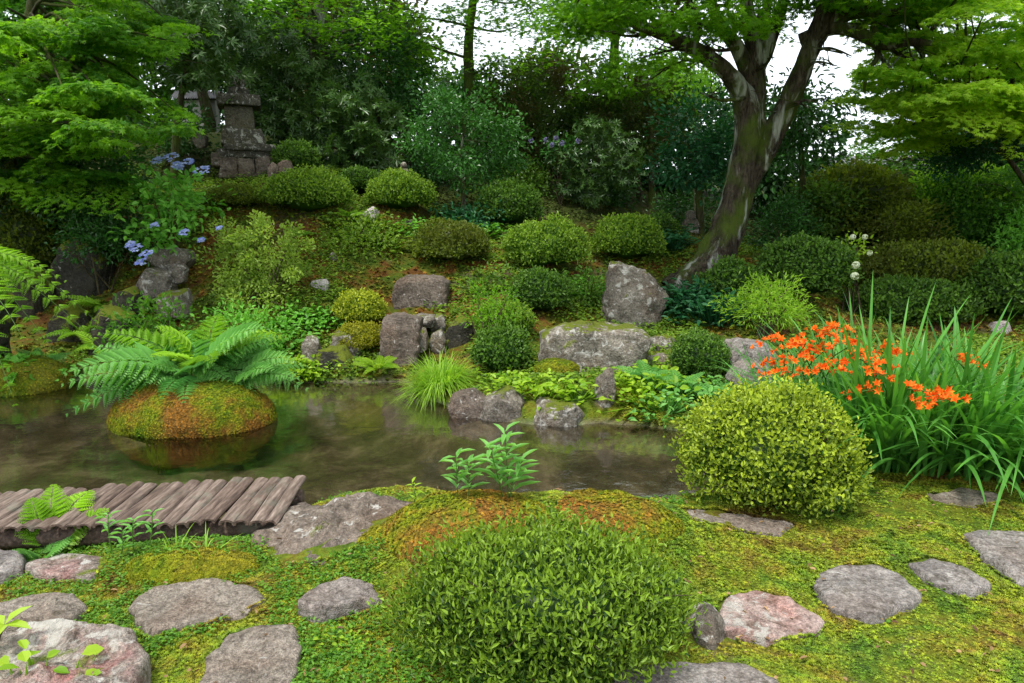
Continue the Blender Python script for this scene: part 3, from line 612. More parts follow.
# ------------------------------------------------------------------ foliage generators
def ellip_dirs(r_, n, zmin=-.35):
    d = unit(r_.normal(size=(int(n*1.6)+20, 3))); d = d[d[:, 2] > zmin][:n]; return d
def dome(name, label, c, r, mat, L=.03, W=.012, cov=3.2, seed=0, lump=.10, tpl=T_OVAL, cat='shrub', group=None, parent=None, up=.35, lsc=2.2, power=1., core=True, fuzz=.06, zmin=-.35, spike=0, lump2=.05, deep=.26):
    """clipped mound of leaves; c is the ground point at its centre, r its half sizes (z = full height above ground)"""
    r_ = np.random.default_rng(seed+11); r = np.array(r, float); cz = np.array([0, 0, r[2]*.42])
    rr = np.array([r[0], r[1], r[2]*.58])
    area = 2*math.pi*((r[0]*r[1])**1.6/1+2*(r[0]*rr[2]*1.)**1.6/1)**(1/1.6)*.62
    N = int(cov*area/(L*W*.62)); d = ellip_dirs(r_, N, zmin-.1); n = len(d)
    def surf(d):
        s = 1+lump*1.2*fbm(d*lsc+seed*3.7, 3, seed)+lump2*vnoise(d*lsc*4.5+seed, seed+4)+lump2*.6*vnoise(d*lsc*9+seed, seed+8)
        q = d.copy(); q[:, 2] = np.where(q[:, 2] < 0, q[:, 2]*.8, q[:, 2]); return q*rr*s[:, None]
    S = surf(d); dep = r_.beta(1, 2.2, n)*deep; Q = S*(1-dep[:, None])+cz+r_.normal(size=(n, 3))*fuzz*L*3
    if spike: 
        k = r_.random(n) < .06; Q[k] += (unit(S[k])*.6+[0, 0, .8])*spike*r_.random((k.sum(), 1))
    nr = unit(S/rr**1.2); D = unit(nr*.55+r_.normal(size=(n, 3))*.62+np.array([0, 0, up])); Nn = unit(nr+r_.normal(size=(n, 3))*.5)
    tn = np.clip(r_.normal(.5, .27, n)+.75*(1-dep/deep)**1.5-.62+.22*d[:, 2]+.9*vnoise(d*lsc*4.5+seed, seed+4)*.35, 0, 1)  # tone: shade put into inner leaf colour; lighter new growth on tips and top
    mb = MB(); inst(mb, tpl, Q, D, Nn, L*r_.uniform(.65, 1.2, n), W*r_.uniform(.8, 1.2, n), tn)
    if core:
        V, F = ICO[3]; mb.add(surf(unit(V))*(1-deep)*1.02+cz, F, 0, .0, True)  # core takes the darkest leaf tone, interior shade put into its colour
    kids = parent is not None
    ob = mb.build(name, mat)
    c = np.array(c, float)
    if kids: ob.parent = parent; ob.location = Vector(c-np.array(parent.location[:]))
    else: ob.location = c; tag(ob, label, cat, group)
    return ob
def dome_px(name, label, cx, yb, wpx, hpx, mat, seed=0, Y=None, dr=.85, yoff=0, **k):
    g = G(cx, yb) if Y is None else GY(cx, Y)
    Yc = g[1]; rx = wpx/2*Yc/FPX
    Yc2 = Yc+rx*dr*.55; rx = wpx/2*Yc2/FPX; h = hpx*Yc2/FPX
    c = np.array([(cx-512)/FPX*Yc2*1.0/(cp+(341.5-yb)/FPX*sp), Yc2, 0]); 
    # keep the top where the photograph has it, whatever the ground does behind
    top = P(cx, yb-hpx, Yc2)[2]; bot = float(H(c[0], c[1])); z0 = min(bot, top-h*.75)
    c[2] = z0; hh = max(top-z0, h*.6)
    return dome(name, label, c, (rx, rx*dr, hh), mat, seed=seed, **k)
def crown_mesh(mb, r_, c, r, ncl, rcl, mat, L, W, cov, tpl=T_OVAL, flat=.8, shell=.5, mi=0, hang=.0, tonem=.5, orient='out'):
    c = np.array(c); r = np.array(r)
    d = unit(r_.normal(size=(ncl, 3))); rad = r_.random(ncl)**(1/3*(1-shell)+.12); C_ = c+d*rad[:, None]*r*.92
    A = 4*(r[0]*r[2]); N = int(cov*A/(L*W*.62)); k = r_.integers(0, ncl, N)
    off = unit(r_.normal(size=(N, 3)))*(r_.random((N, 1))**.45)*rcl*np.array([1, 1, flat])*r_.uniform(.6, 1.3, (ncl, 1))[k]
    Q = C_[k]+off
    if orient == 'flat':
        D = unit(off*np.array([1, 1, .2])+r_.normal(size=(N, 3))*rcl*np.array([.5, .5, .12])+np.array([0, 0, -hang*rcl])); Nn = unit(np.array([0, 0, 1.])+r_.normal(size=(N, 3))*.3)
    else:
        D = unit(unit(off)*.7+.4*unit(Q-c)+r_.normal(size=(N, 3))*.5+np.array([0, 0, -hang])); Nn = unit(r_.normal(size=(N, 3))*.6+unit(off)*.5+np.array([0, 0, .8]))
    ct = r_.normal(0, .18, ncl)[k]; tn = np.clip(tonem+ct+r_.normal(0, .16, N), 0, 1)
    inst(mb, tpl, Q, D, Nn, L*r_.uniform(.7, 1.2, N), W*r_.uniform(.8, 1.2, N), tn, mi)
    return C_
def tree(name, label, base, crowns, mat, L, W, cov, trunk=None, tr=.10, bark='bark', seed=0, tpl=T_OVAL, ncl=60, rcl=.5, flat=.7, shell=.5, hang=.1, orient='out', cat='tree', group=None, nbr=14, tonem=.5):
    """crowns: list of (cx,cy,cz,rx,ry,rz); trunk: list of points from base up"""
    r_ = np.random.default_rng(seed+500); base = np.array(base, float)
    t = empty(name, base, label, cat, group)
    if trunk is None:
        c0 = np.array(crowns[0][:3]); trunk = [base-[0, 0, .15], base+(c0-base)*.45+[r_.normal()*.1, r_.normal()*.1, 0], c0]
    tp = spline(trunk, 18); rad = tr*(1-.75*np.linspace(0, 1, 18))**1.0; rad[:2] *= 1.35
    tb = MB(); tube(tb, tp, rad, 12, wob=.25)
    mb = MB(); allC = []
    for cr in crowns:
        C_ = crown_mesh(mb, r_, cr[:3], cr[3:], max(6, int(ncl*cr[3]*cr[5])), rcl, mat, L, W, cov, tpl, flat, shell, 0, hang, tonem, orient); allC.append(C_)
    allC = np.concatenate(allC)
    for k in r_.choice(len(allC), min(nbr, len(allC)), replace=False):
        e = allC[k]; j = np.argmin(np.linalg.norm(tp[5:-2]-e, axis=1)+.6*np.maximum(0, tp[5:-2, 2]-e[2]))+5
        mid = (tp[j]+e)/2+r_.normal(size=3)*.12; pth = spline([tp[j], mid, e], 9); tube(tb, pth, np.linspace(rad[j]*.33, .006, 9), 6, wob=.1)
    tb.build('trunk', M[bark], t); mb.build('crown', mat, t); return t
def crown_px(x0, x1, y0, y1, Y, depth=None):
    a = P((x0+x1)/2, (y0+y1)/2, Y); rx = (x1-x0)/2*Y/FPX; rz = (y1-y0)/2*Y/FPX; return (a[0], a[1], a[2], rx, depth or rx*.8, rz)

# ------------------------------------------------------------------ trees
# the big leaning tree on the right bank
def big_tree():
    Y = 9.2; r_ = np.random.default_rng(77)
    b = GY(705, Y); t = empty('large_tree', b, 'big leaning tree with forked mossy, white blotched trunk on the right bank', 'tree')
    tb = MB(); k = Y/FPX
    def limb(pp, rp, seg=14, n=30, wob=.22):
        pts_ = [P(x, y, yy) for x, y, yy in pp]; tube(tb, spline(pts_, n), np.interp(np.linspace(0, 1, n), np.linspace(0, 1, len(rp)), rp)*k, seg, wob=wob)
        return pts_
    limb([(690, 300, 9.2), (710, 268, 9.25), (724, 238, 9.3), (735, 200, 9.3), (743, 160, 9.3), (749, 125, 9.3), (744, 98, 9.3), (735, 84, 9.25)], [32, 21, 16, 14, 13, 14, 11, 8], 26, 90, .38)
    limb([(718, 262, 9.4), (732, 225, 9.4), (746, 185, 9.4), (762, 155, 9.3), (780, 122, 9.25), (795, 88, 9.2), (810, 52, 9.1), (822, 22, 9.0), (832, -10, 8.9), (845, -60, 8.8)], [15, 13, 11.5, 11, 10.5, 10, 9.5, 9, 8, 5], 24, 90, .38)
    limb([(745, 115, 9.3), (738, 88, 9.2), (722, 68, 9.1), (693, 48, 8.9), (657, 31, 8.7), (636, 24, 8.6), (626, 2, 8.5), (610, -40, 8.4)], [11, 9.5, 7.5, 6.5, 5.5, 4.6, 4, 3])
    limb([(753, 125, 9.4), (757, 70, 9.4), (751, 30, 9.4), (746, 0, 9.4), (740, -60, 9.4)], [12, 8.5, 7, 6, 4])
    limb([(752, 85, 9.35), (738, 48, 9.3), (721, 28, 9.2), (712, 5, 9.1), (700, -40, 9.0)], [8, 7, 6, 5, 3])
    limb([(757, 70, 9.4), (770, 40, 9.5), (782, 5, 9.6), (795, -50, 9.6)], [8, 7, 5, 3])
    limb([(800, 40, 9.1), (825, 30, 9.0), (848, 29, 8.9), (871, 39, 8.8), (887, 45, 8.7), (910, 42, 8.6), (932, 43, 8.5)], [6, 6, 5.5, 5, 4.5, 3.5, 2])
    limb([(872, 39, 8.8), (878, 55, 8.8), (868, 72, 8.8), (864, 92, 8.8)], [3, 2.6, 2, 1], 8)
    limb([(815, 35, 9.1), (836, 19, 9.0), (865, 11, 8.9), (897, 10, 8.8), (925, -10, 8.7)], [6, 6, 5, 4.5, 3])
    limb([(878, 45, 8.8), (874, 25, 8.8), (872, 8, 8.8), (880, -20, 8.8)], [3, 2.5, 2, 1.5], 8)
    limb([(693, 48, 8.9), (700, 25, 8.9), (690, 0, 8.9)], [3.5, 2.5, 1.5], 8); limb([(657, 31, 8.7), (672, 12, 8.7), (690, -15, 8.7)], [3, 2, 1.5], 8)
    for px, py, x2, y2, x3, y3 in ((701, 288, 660, 285, 625, 300), (696, 290, 668, 310, 655, 330), (715, 285, 745, 290, 770, 300)):
        g1, g2, g3 = P(px, py-12, 9.15), P((px+x2)/2, (py+y2)/2, 9.0), G(x2, y2+8, 7.5); g3[2] -= .1
        tube(tb, spline([g1, g2, g3], 14), np.linspace(.28, .06, 14), 12, wob=.2)
    for x0, y0, x1, y1, x2, y2 in ((722, 68, 690, 60, 655, 72), (693, 48, 672, 50, 640, 58), (657, 31, 630, 36, 600, 30), (738, 48, 715, 50, 700, 38), (745, 98, 720, 100, 700, 92), (800, 77, 815, 62, 838, 66), (810, 52, 830, 48, 852, 56),
                                   (848, 29, 868, 20, 890, 28), (887, 45, 900, 55, 918, 60), (822, 22, 850, 4, 890, -6), (757, 70, 768, 62, 776, 44), (751, 30, 762, 18, 770, 2), (721, 29, 705, 22, 690, 20), (910, 42, 922, 50, 925, 66), (871, 39, 884, 62, 900, 74), (787, 106, 805, 100, 822, 104)):
        a_, c_, b_ = P(x0, y0, 9.1), P(x1, y1, 8.9), P(x2, y2, 8.6); tube(tb, spline([a_, c_, b_], 12), np.linspace(.03, .005, 12), 7, wob=.2)
        for q in range(4):
            f = r_.uniform(.3, .95); o_ = a_*(1-f)**2+2*c_*f*(1-f)*1.0+b_*f*f; e_ = o_+np.array([r_.normal()*.25, r_.normal()*.25, r_.uniform(-.12, .25)]); tube(tb, spline([o_, (o_+e_)/2+r_.normal(size=3)*.03, e_], 6), np.linspace(.011, .003, 6), 5)
    mb = MB(); ends = []
    def pads(x0, x1, y0, y1, n, Ya, Yb, rad, cov, lo=.0, mi=0):
        for q in range(n):
            yy = r_.uniform(Ya, Yb); c = P(r_.uniform(x0, x1), r_.uniform(y0, y1), yy); rr = rad*r_.uniform(.6, 1.3)
            L = .065; N = int(cov*math.pi*rr*rr/(L*L*.35)); a = r_.random(N)*2*math.pi; s = np.sqrt(r_.random(N))*rr*(1+.5*vnoise(np.stack([np.cos(a)*2+q*3, np.sin(a)*2, 0*a], -1), 3))
            off = np.stack([np.cos(a)*s, np.sin(a)*s, -.16*s*s/rr+r_.normal(0, .05, N)+.10*np.cos(a*1+q)*s], -1)
            inst(mb, T_MAPLE, c+off, off*[1, 1, .3]+r_.normal(size=(N, 3))*[.25, .25, .1]+[0, 0, -.12], np.array([0, 0, 1.])+r_.normal(size=(N, 3))*.3, L*r_.uniform(.7, 1.2, N), tone=np.clip(r_.normal(.5, .25, N)+r_.normal(0, .12), 0, 1), mat=mi); ends.append(c)
    pads(560, 760, -70, 30, 34, 7.8, 10, .40, .85)
    pads(640, 760, -10, 70, 9, 8, 9.5, .3, .7)
    pads(780, 960, -80, 14, 34, 7.8, 10.2, .45, .9)
    pads(560, 1000, -300, -60, 42, 6.5, 11, .65, 1.0)
    tips = [P(x, y, yy) for x, y, yy in ((745, -40, 9.4), (700, -40, 9), (795, -50, 9.6), (845, -60, 8.8), (610, -40, 8.4), (932, 30, 8.5), (690, 0, 8.9), (925, -10, 8.7), (872, 8, 8.8), (712, 5, 9.1))]
    for c in ends:
        tp_ = min(tips, key=lambda q: np.linalg.norm(q-c)); 
        if np.linalg.norm(tp_-c) < 3.5: tube(tb, spline([tp_, (tp_+c)/2+r_.normal(size=3)*.1, c], 7), np.linspace(.022, .005, 7), 5)
    tb.build('trunk', M['bark_lichen'], t); mb.build('crown', [M['maple']], t)
big_tree()
def maple(name, label, base, regions, mat, seed, trunk, tr=.14, L=.066, group=None):
    """layered maple: regions = (x0,x1,y0,y1,Ya,Yb,n,rad,cov)"""
    r_ = np.random.default_rng(seed); t = empty(name, base, label, 'tree', group); tb = MB(); mb = MB()
    tp = spline(trunk, 20); rad_ = tr*np.linspace(1, .3, 20); tube(tb, tp, rad_, 12, wob=.25)
    for x0, x1, y0, y1, Ya, Yb, n, rad, cov in regions:
        for q in range(n):
            yy = r_.uniform(Ya, Yb); c = P(r_.uniform(x0, x1), r_.uniform(y0, y1), yy); rr = rad*r_.uniform(.55, 1.3)
            N = int(cov*math.pi*rr*rr/(L*L*.35)); a = r_.random(N)*2*math.pi; s = np.sqrt(r_.random(N))*rr*(1+.55*vnoise(np.stack([np.cos(a)*2+q*3, np.sin(a)*2, 0*a], -1), 3))
            tl = r_.normal(size=2)*.15
            off = np.stack([np.cos(a)*s, np.sin(a)*s*.8, -.20*s*s/rr+r_.normal(0, .022, N)+tl[0]*np.cos(a)*s+(tl[1]-.12)*-np.sin(a)*s], -1)
            inst(mb, T_MAPLE, c+off, off*[1, 1, .3]+r_.normal(size=(N, 3))*[.22, .22, .1]+[0, 0, -.14], np.array([0, -.25, 1.])+r_.normal(size=(N, 3))*.3, L*r_.uniform(.7, 1.2, N), tone=np.clip(r_.normal(.42, .24, N)+r_.normal(0, .26), 0, 1))
            if q % 2 == 0:
                j = np.argmin(np.linalg.norm(tp[6:]-c, axis=1)+.5*np.maximum(0, tp[6:, 2]-c[2]))+6
                tube(tb, spline([tp[j], (tp[j]+c)/2+r_.normal(size=3)*.15+[0, 0, .1], c], 9), np.linspace(rad_[j]*.4, .006, 9), 6)
    tb.build('trunk', M['bark'], t); mb.build('crown', mat, t)
b = GY(-20, 9.6)
maple('maple_tree', 'layered green maple spreading from the left edge above the hollow', b, [(-80, 120, -10, 130, 7.2, 10.2, 105, .36, 1.15), (60, 180, 10, 150, 8, 10.2, 62, .27, 1.05), (-60, 90, 120, 190, 8, 9.6, 16, .5, 1.1), (-150, 160, -250, -10, 7.5, 10, 10, .8, 1.0)], M['maple'], 31,
      [b-[0, 0, .2], P(10, 190, 9.5), P(-10, 110, 9.3), P(25, 40, 9.0), P(40, -60, 8.8)], .15)
b = GY(1130, 9.5)
maple('maple_tree', 'bright lime green layered maple filling the top right corner', b, [(868, 1060, 30, 110, 8, 11, 90, .36, .95), (830, 960, 90, 160, 9, 11, 16, .42, .8), (900, 1090, -40, 40, 7.5, 10, 26, .5, 1.0), (840, 1150, -280, -40, 8, 11, 9, .8, .9), (960, 1080, 80, 125, 8, 10, 12, .5, 1.2)], M['maple_lime'], 32,
      [b-[0, 0, .2], P(1125, 180, 9.5), P(1080, 110, 9.3), P(1010, 100, 9.2), P(948, 108, 9.1)], .14)
b = GY(470, 15.5)
tree('deciduous_tree', 'tall light green tree with open crown against the white sky, top centre', b, [crown_px(385, 470, -30, 85, 15), crown_px(440, 620, -40, 50, 14.5), crown_px(525, 620, -10, 72, 14), crown_px(470, 545, 55, 100, 15.2), crown_px(380, 640, -200, -30, 15)], M['maple'], .10, .09, 1.7,
     trunk=[b-[0, 0, .2], P(472, 120, 15.5), P(468, 50, 15.4), P(475, -20, 15.2), P(480, -120, 15)], tr=.17, bark='bark', seed=3, tpl=T_MAPLE, ncl=22, rcl=.6, flat=.35, orient='flat', nbr=14)
b = GY(318, 15)
tree('pale_bark_tree', 'tree with pale mottled trunk and bright leaves rising above the dark thicket', b, [crown_px(240, 330, -20, 30, 12.5), crown_px(300, 400, -20, 55, 13), crown_px(220, 420, -200, -20, 13.5)], M['maple'], .09, .07, 1.7,
     trunk=[b-[0, 0, .2], P(322, 110, 15), P(318, 60, 14.6), P(320, 10, 14.3), P(330, -80, 14)], tr=.30, bark='bark_pale', seed=4, tpl=T_MAPLE, ncl=34, rcl=.5, flat=.4, orient='flat', nbr=20)
def rh(label, x0, x1, y0, y1, Y, seed, base_px, mat='rhodo', L=.14, W=.14, cov=3.2, tpl=T_WHORL, name='rhododendron', cat='tree', **k):
    b = GY(base_px, Y+.2)
    k2 = dict(seed=seed, tpl=tpl, ncl=60, rcl=.34, flat=.8, hang=.05, tr=.09, nbr=14, cat=cat); k2.update(k)
    return tree(name, label, b, [crown_px(x0, x1, y0, y1, Y, depth=min(1.1, (x1-x0)/2*Y/FPX))], M[mat], L, W, cov, **k2)
TG = 'dark evergreens behind the slope'
rh('dark long leaved rhododendron left of the stone tower top', 135, 252, -20, 88, 11.9, 11, 180, cov=2.6, group=TG)
rh('dark long leaved rhododendron directly behind and right of the stone tower', 235, 345, 20, 150, 14, 12, 290, group=TG)
rh('dusky long leaved rhododendron with low skirts, right of the tower shrubs', 300, 405, 85, 175, 13.2, 13, 355, group=TG)
rh('tall dark evergreen under the pale barked tree', 330, 430, 10, 130, 15, 14, 385, 'camellia', .08, .04, 3.2, T_OVAL, 'evergreen_tree', group=TG)
rh('glossy green small camellia tree with thin pale trunk on the slope', 402, 530, 82, 188, 11.6, 15, 463, 'camellia', .075, .036, 2.6, T_OVAL, 'camellia_tree', trunk=[GY(463, 11.7)-[0, 0, .1], P(464, 190, 11.7), P(460, 160, 11.7), P(466, 120, 11.6)], tr=.05, bark='bark_pale', tonem=.75, rcl=.3)
rh('dark bronze tinged tree behind the small camellia', 470, 590, 55, 175, 15.5, 16, 530, 'redbrown', .08, .045, 3.0, T_OVAL, 'evergreen_tree', group=TG)
rh('dark bronze tinged tree with bright tips, left of the big leaning tree', 570, 700, 62, 170, 15.2, 17, 640, 'redbrown', .08, .045, 3.0, T_OVAL, 'evergreen_tree', group=TG)
rh('low dark rhododendron with pointed whorls under the bronze trees', 555, 640, 120, 205, 13.4, 18, 600, 'rhodo', .11, .11, 2.6, group=TG)
rh('blue green broad leaved evergreen touching the left side of the big trunk', 655, 735, 95, 205, 11.8, 19, 700, 'bluegreen', .10, .05, 2.6, T_OVAL, 'evergreen_tree', rcl=.35, tonem=.3)
rh('light green treetop glowing behind the bronze trees', 560, 735, 50, 104, 14.6, 20, 650, 'maple', .09, .08, 3.0, T_MAPLE, 'deciduous_tree', group='far trees')
rh('dark evergreen with hanging leaves just right of the big forked trunk', 762, 838, 78, 165, 11.5, 21, 800, 'camellia', .12, .04, 2.2, T_OVAL, 'evergreen_tree', hang=.6)
rh('mid green far tree behind the lime maple', 850, 960, 120, 190, 13.5, 22, 900, 'maple_deep', .08, .07, 2.2, T_MAPLE, 'deciduous_tree', group='far trees', orient='flat', flat=.4)
rh('dark blue green evergreen under the lime maple at the right edge', 930, 1060, 108, 172, 10.5, 23, 1085, 'bluegreen', .07, .03, 3.4, T_OVAL, 'evergreen_tree', tonem=.05)
rh('dark tree with drooping twigs at the right edge behind the hedge', 960, 1080, 160, 250, 11, 24, 1090, 'maple_deep', .06, .05, 2.6, T_MAPLE, 'deciduous_tree', orient='flat', flat=.4, tonem=.2)
rh('dark camellia thicket on the far left under the maple', -60, 80, 130, 235, 9.3, 25, 0, 'camellia', .07, .035, 3.4, T_OVAL, 'camellia_tree', tonem=.3)
rh('dark leafy shrub between the maple and the blue hydrangea', 60, 150, 140, 245, 9.0, 26, 105, 'camellia', .065, .032, 3.2, T_OVAL, 'camellia_shrub', tonem=.55, cat='shrub')
for i, (x, y, z, rx) in enumerate([(-7, 13, 7.6, 2.6), (-2.5, 14, 7.8, 2.8), (2.2, 13.5, 7.6, 2.6), (7, 13, 7.4, 2.8), (11, 12, 7, 2.6)]):  # crowns above the view, added to shade the back of the garden
    q_ = .78 if x == 7 else 1.
    tree('forest_tree', 'tall tree added so its unseen crown shades the back of the garden, '+['far left', 'left of centre', 'centre', 'right of centre', 'far right'][i], (x, 16.3, float(H(x, 16.3))), [(x, y, z, rx, 2.6, 1.2)], M['maple_deep'], .2, .16, 1.6,
         trunk=[(x*q_, 16.5, float(H(x*q_, 16.5))), (x*q_+.05, 16.2, 4), (x*q_, 15, 6.6), (x, 14, 7.6)], tr=.16, seed=90+i, tpl=T_MAPLE, ncl=10, rcl=.8, flat=.4, orient='flat', nbr=8, group='canopy trees added for shade')
# the wood that closes the view behind
wg = 'wood closing the view behind the garden'
for i, (x0, x1, y0, y1, Y, mt) in enumerate([(-150, 60, -120, 190, 16, 'camellia'), (40, 200, -100, 160, 18, 'maple_deep'), (170, 330, -60, 150, 19, 'camellia'), (300, 430, -20, 170, 19, 'redbrown'), (400, 520, 62, 195, 18.5, 'camellia'),
                                             (485, 625, 60, 205, 18.5, 'redbrown'), (600, 745, 58, 205, 18.5, 'camellia'), (705, 835, 100, 215, 16, 'camellia'), (800, 940, 165, 225, 17, 'redbrown'), (920, 1060, 60, 220, 16, 'camellia'), (1040, 1250, -60, 220, 15, 'maple_deep')]):
    place = ['at the far left', 'behind the left maple', 'behind the stone tower', 'behind the pale barked tree', 'behind the small camellia', 'behind the low rhododendron', 'left of the big leaning tree, at the back', 'right of the big leaning tree, at the back', 'at the back above the hydrangea stem', 'behind the lime maple at the right', 'beyond the right edge'][i]
    b = GY((x0+x1)/2, Y+.1)
    tree('forest_tree', 'dark background tree '+place, b, [crown_px(x0, x1, y0, y1, Y, 1.6)], M[mt], .15, .09, 4.6, tr=.12, seed=60+i, ncl=22, rcl=.75, tonem=.35, group=wg, nbr=6)

# ------------------------------------------------------------------ shrubs
DG = 'clipped round shrubs on the hillside'
DM = [
 ('bright lime clipped mound on the upper left slope below the stone tower', 308, 214, 86, 44, 'azalea', .03, None, {}),
 ('mid green clipped mound in front of the tiny stone figure', 400, 210, 68, 38, 'azalea', .03, None, dict(tonem=0)),
 ('smaller green clipped mound left of the one by the tiny stone figure', 357, 190, 42, 26, 'azalea_dark', .03, None, {}),
 ('dark soft mound right beside the stone tower base', 297, 170, 44, 30, 'azalea_dark', .035, None, {}),
 ('dim green mound under the camellia tree on the shaded slope', 509, 224, 64, 42, 'azalea_dark', .035, None, {}),
 ('big round clipped shrub in the middle of the slope', 545, 272, 86, 52, 'azalea', .028, None, {}),
 ('round clipped shrub just above the tall jagged boulder', 628, 262, 70, 46, 'azalea', .03, None, {}),
 ('fuzzy green mound directly below the big round clipped shrub', 540, 312, 62, 42, 'azalea_dark', .03, None, {}),
 ('olive green low shrub on the slope above the dry waterfall', 452, 264, 76, 42, 'olive', .035, None, dict(lump=.3)),
 ('round yellow green shrub left of the dry waterfall', 362, 328, 50, 38, 'azalea_yellow', .025, None, {}),
 ('low olive cushion shrub beneath the round yellow green one', 362, 352, 52, 30, 'gold', .02, 7.55, {}),
 ('dense dark green shrub behind the bright grass tuft', 500, 370, 62, 44, 'azalea_dark', .03, None, {}),
 ('feathery green shrub above the dense dark one near the boulder', 505, 338, 60, 36, 'azalea', .03, None, dict(lump=.2)),
 ('round clipped shrub with vines at its foot, right of the wide boulder', 699, 385, 58, 50, 'azalea_dark', .024, 6.3, dict(tone=1)),
 ('domed green shrub at the right foot of the big tree', 727, 302, 60, 40, 'azalea_dark', .035, None, {}),
 ('large dark clipped mound behind the spreading pine shrub', 803, 300, 98, 60, 'azalea_dark', .035, None, {}),
 ('wide dark olive hedge right of the white flower stem', 925, 300, 150, 55, 'olive', .04, 9.5, dict(lump=.2)),
 ('dark spreading shrub in front of the olive hedge', 905, 335, 120, 55, 'azalea_dark', .04, 8.6, dict(lump=.2)),
 ('dark mixed shrub at the right edge behind the strap leaves', 1010, 335, 120, 75, 'azalea_dark', .045, 8.6, dict(lump=.25)),
 ('olive tinged tall hedge right of the big trunk', 850, 250, 110, 80, 'olive', .06, 11.5, dict(lump=.25)),
 ('brown mossy tussock left of the bright lime clipped mound', 236, 208, 56, 26, 'olive', .02, None, {}),
 ('bright feathery bush at the upper right behind the hedge', 960, 230, 130, 60, 'maple_deep', .05, 11.2, dict(lump=.35)),
 ('deep green mound on the left bank below the camellia thicket', 28, 232, 70, 60, 'olive', .04, 9.0, dict(lump=.25)),
 ('small shaded mound left of the two tiered stone marker', 660, 238, 34, 26, 'azalea_dark', .03, None, {}),
]
for i, (lb, cx, yb, w_, h_, mt, L, Y, k) in enumerate(DM):
    L *= 1.45; yb += 6; h_ *= 1.14; w_ *= .97
    k = dict(k); k.pop('tonem', 0); k.pop('tone', 0)
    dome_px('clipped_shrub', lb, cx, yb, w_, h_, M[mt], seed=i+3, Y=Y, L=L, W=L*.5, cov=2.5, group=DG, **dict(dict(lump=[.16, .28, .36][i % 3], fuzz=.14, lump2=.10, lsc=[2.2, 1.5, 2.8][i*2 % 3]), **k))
XS = [
 ('dark leafy bush left of the stone tower under the pale wall', 150, 208, 104, 158, 13.0, 'camellia', .08, .04, 2.8),
  # loose bushes: label, box, Y, base px, mat, L, W, cov
 ('dark leafy bush behind the large dark clipped mound', 770, 860, 178, 262, 11.6, 'azalea_dark', .09, .045, 3.0),
 ('mixed dark bush right of the white flower stem', 850, 960, 195, 285, 11.0, 'olive', .07, .035, 3.0),
 ('soft green feathery bush in the upper right thicket', 905, 1010, 165, 235, 11.6, 'fern_lime', .07, .04, 3.0),
 ('leafy green bush at the right edge above the olive hedge', 985, 1090, 205, 290, 10.2, 'hydrangea', .08, .04, 3.0),
 ('dark evergreen bush low at the right behind the strap leaves', 930, 1040, 255, 335, 9.6, 'camellia', .06, .03, 3.0),
 ('dim bush at the foot of the low rhododendron', 470, 560, 165, 205, 14.2, 'azalea_dark', .08, .04, 3.0),
 ('dim leafy bush in the shade below the bronze trees', 560, 640, 172, 212, 14.4, 'camellia', .08, .04, 2.6),
 ('dark bush left of the small camellia trunk', 385, 455, 150, 195, 14.4, 'camellia', .08, .04, 3.0),
 ('dark leafy bush just left of the big trunk foot', 655, 715, 188, 232, 12.8, 'camellia', .07, .035, 2.6),
 ('shaded bush right behind the big trunk foot', 752, 815, 200, 262, 11.2, 'camellia', .06, .03, 2.8),
 ('lush green bush in the hollow bank left of the hydrangea', 60, 145, 215, 262, 8.7, 'camellia', .06, .03, 2.6),
 ('green leafy bush beneath the airy yellow green shrub', 195, 290, 305, 372, 7.5, 'hydrangea', .06, .03, 1.9),
 ('dark green bush between the fern and the left bank stones', 112, 190, 300, 352, 7.5, 'maple_deep', .06, .03, 2.0),
 ('low mixed bush on the slope right of the airy shrub', 318, 400, 222, 262, 9.6, 'azalea', .05, .025, 1.5),
 ('dark leafy bush under the big round clipped shrub', 470, 525, 270, 312, 8.8, 'azalea_dark', .05, .025, 2.2),
 ('green bush covering the bank below the small camellia', 430, 500, 205, 240, 11.0, 'bluegreen', .07, .035, 1.8),
 ('low dark bush on the slope left of the tall jagged boulder', 565, 610, 270, 325, 8.6, 'azalea_dark', .05, .025, 2.0),
]
def late_bushes():
    for i, (lb, x0, x1, y0, y1, Y, mt, L, W, cov) in enumerate(XS):
        open_shrub('bush', lb, GY((x0+x1)/2, Y), [crown_px(x0, x1, y0, y1, Y, min(.6, (x1-x0)/2*Y/FPX))], M[mt], L, W, cov, 300+i, 6, cat='bush', rcl=.17+.01*Y)
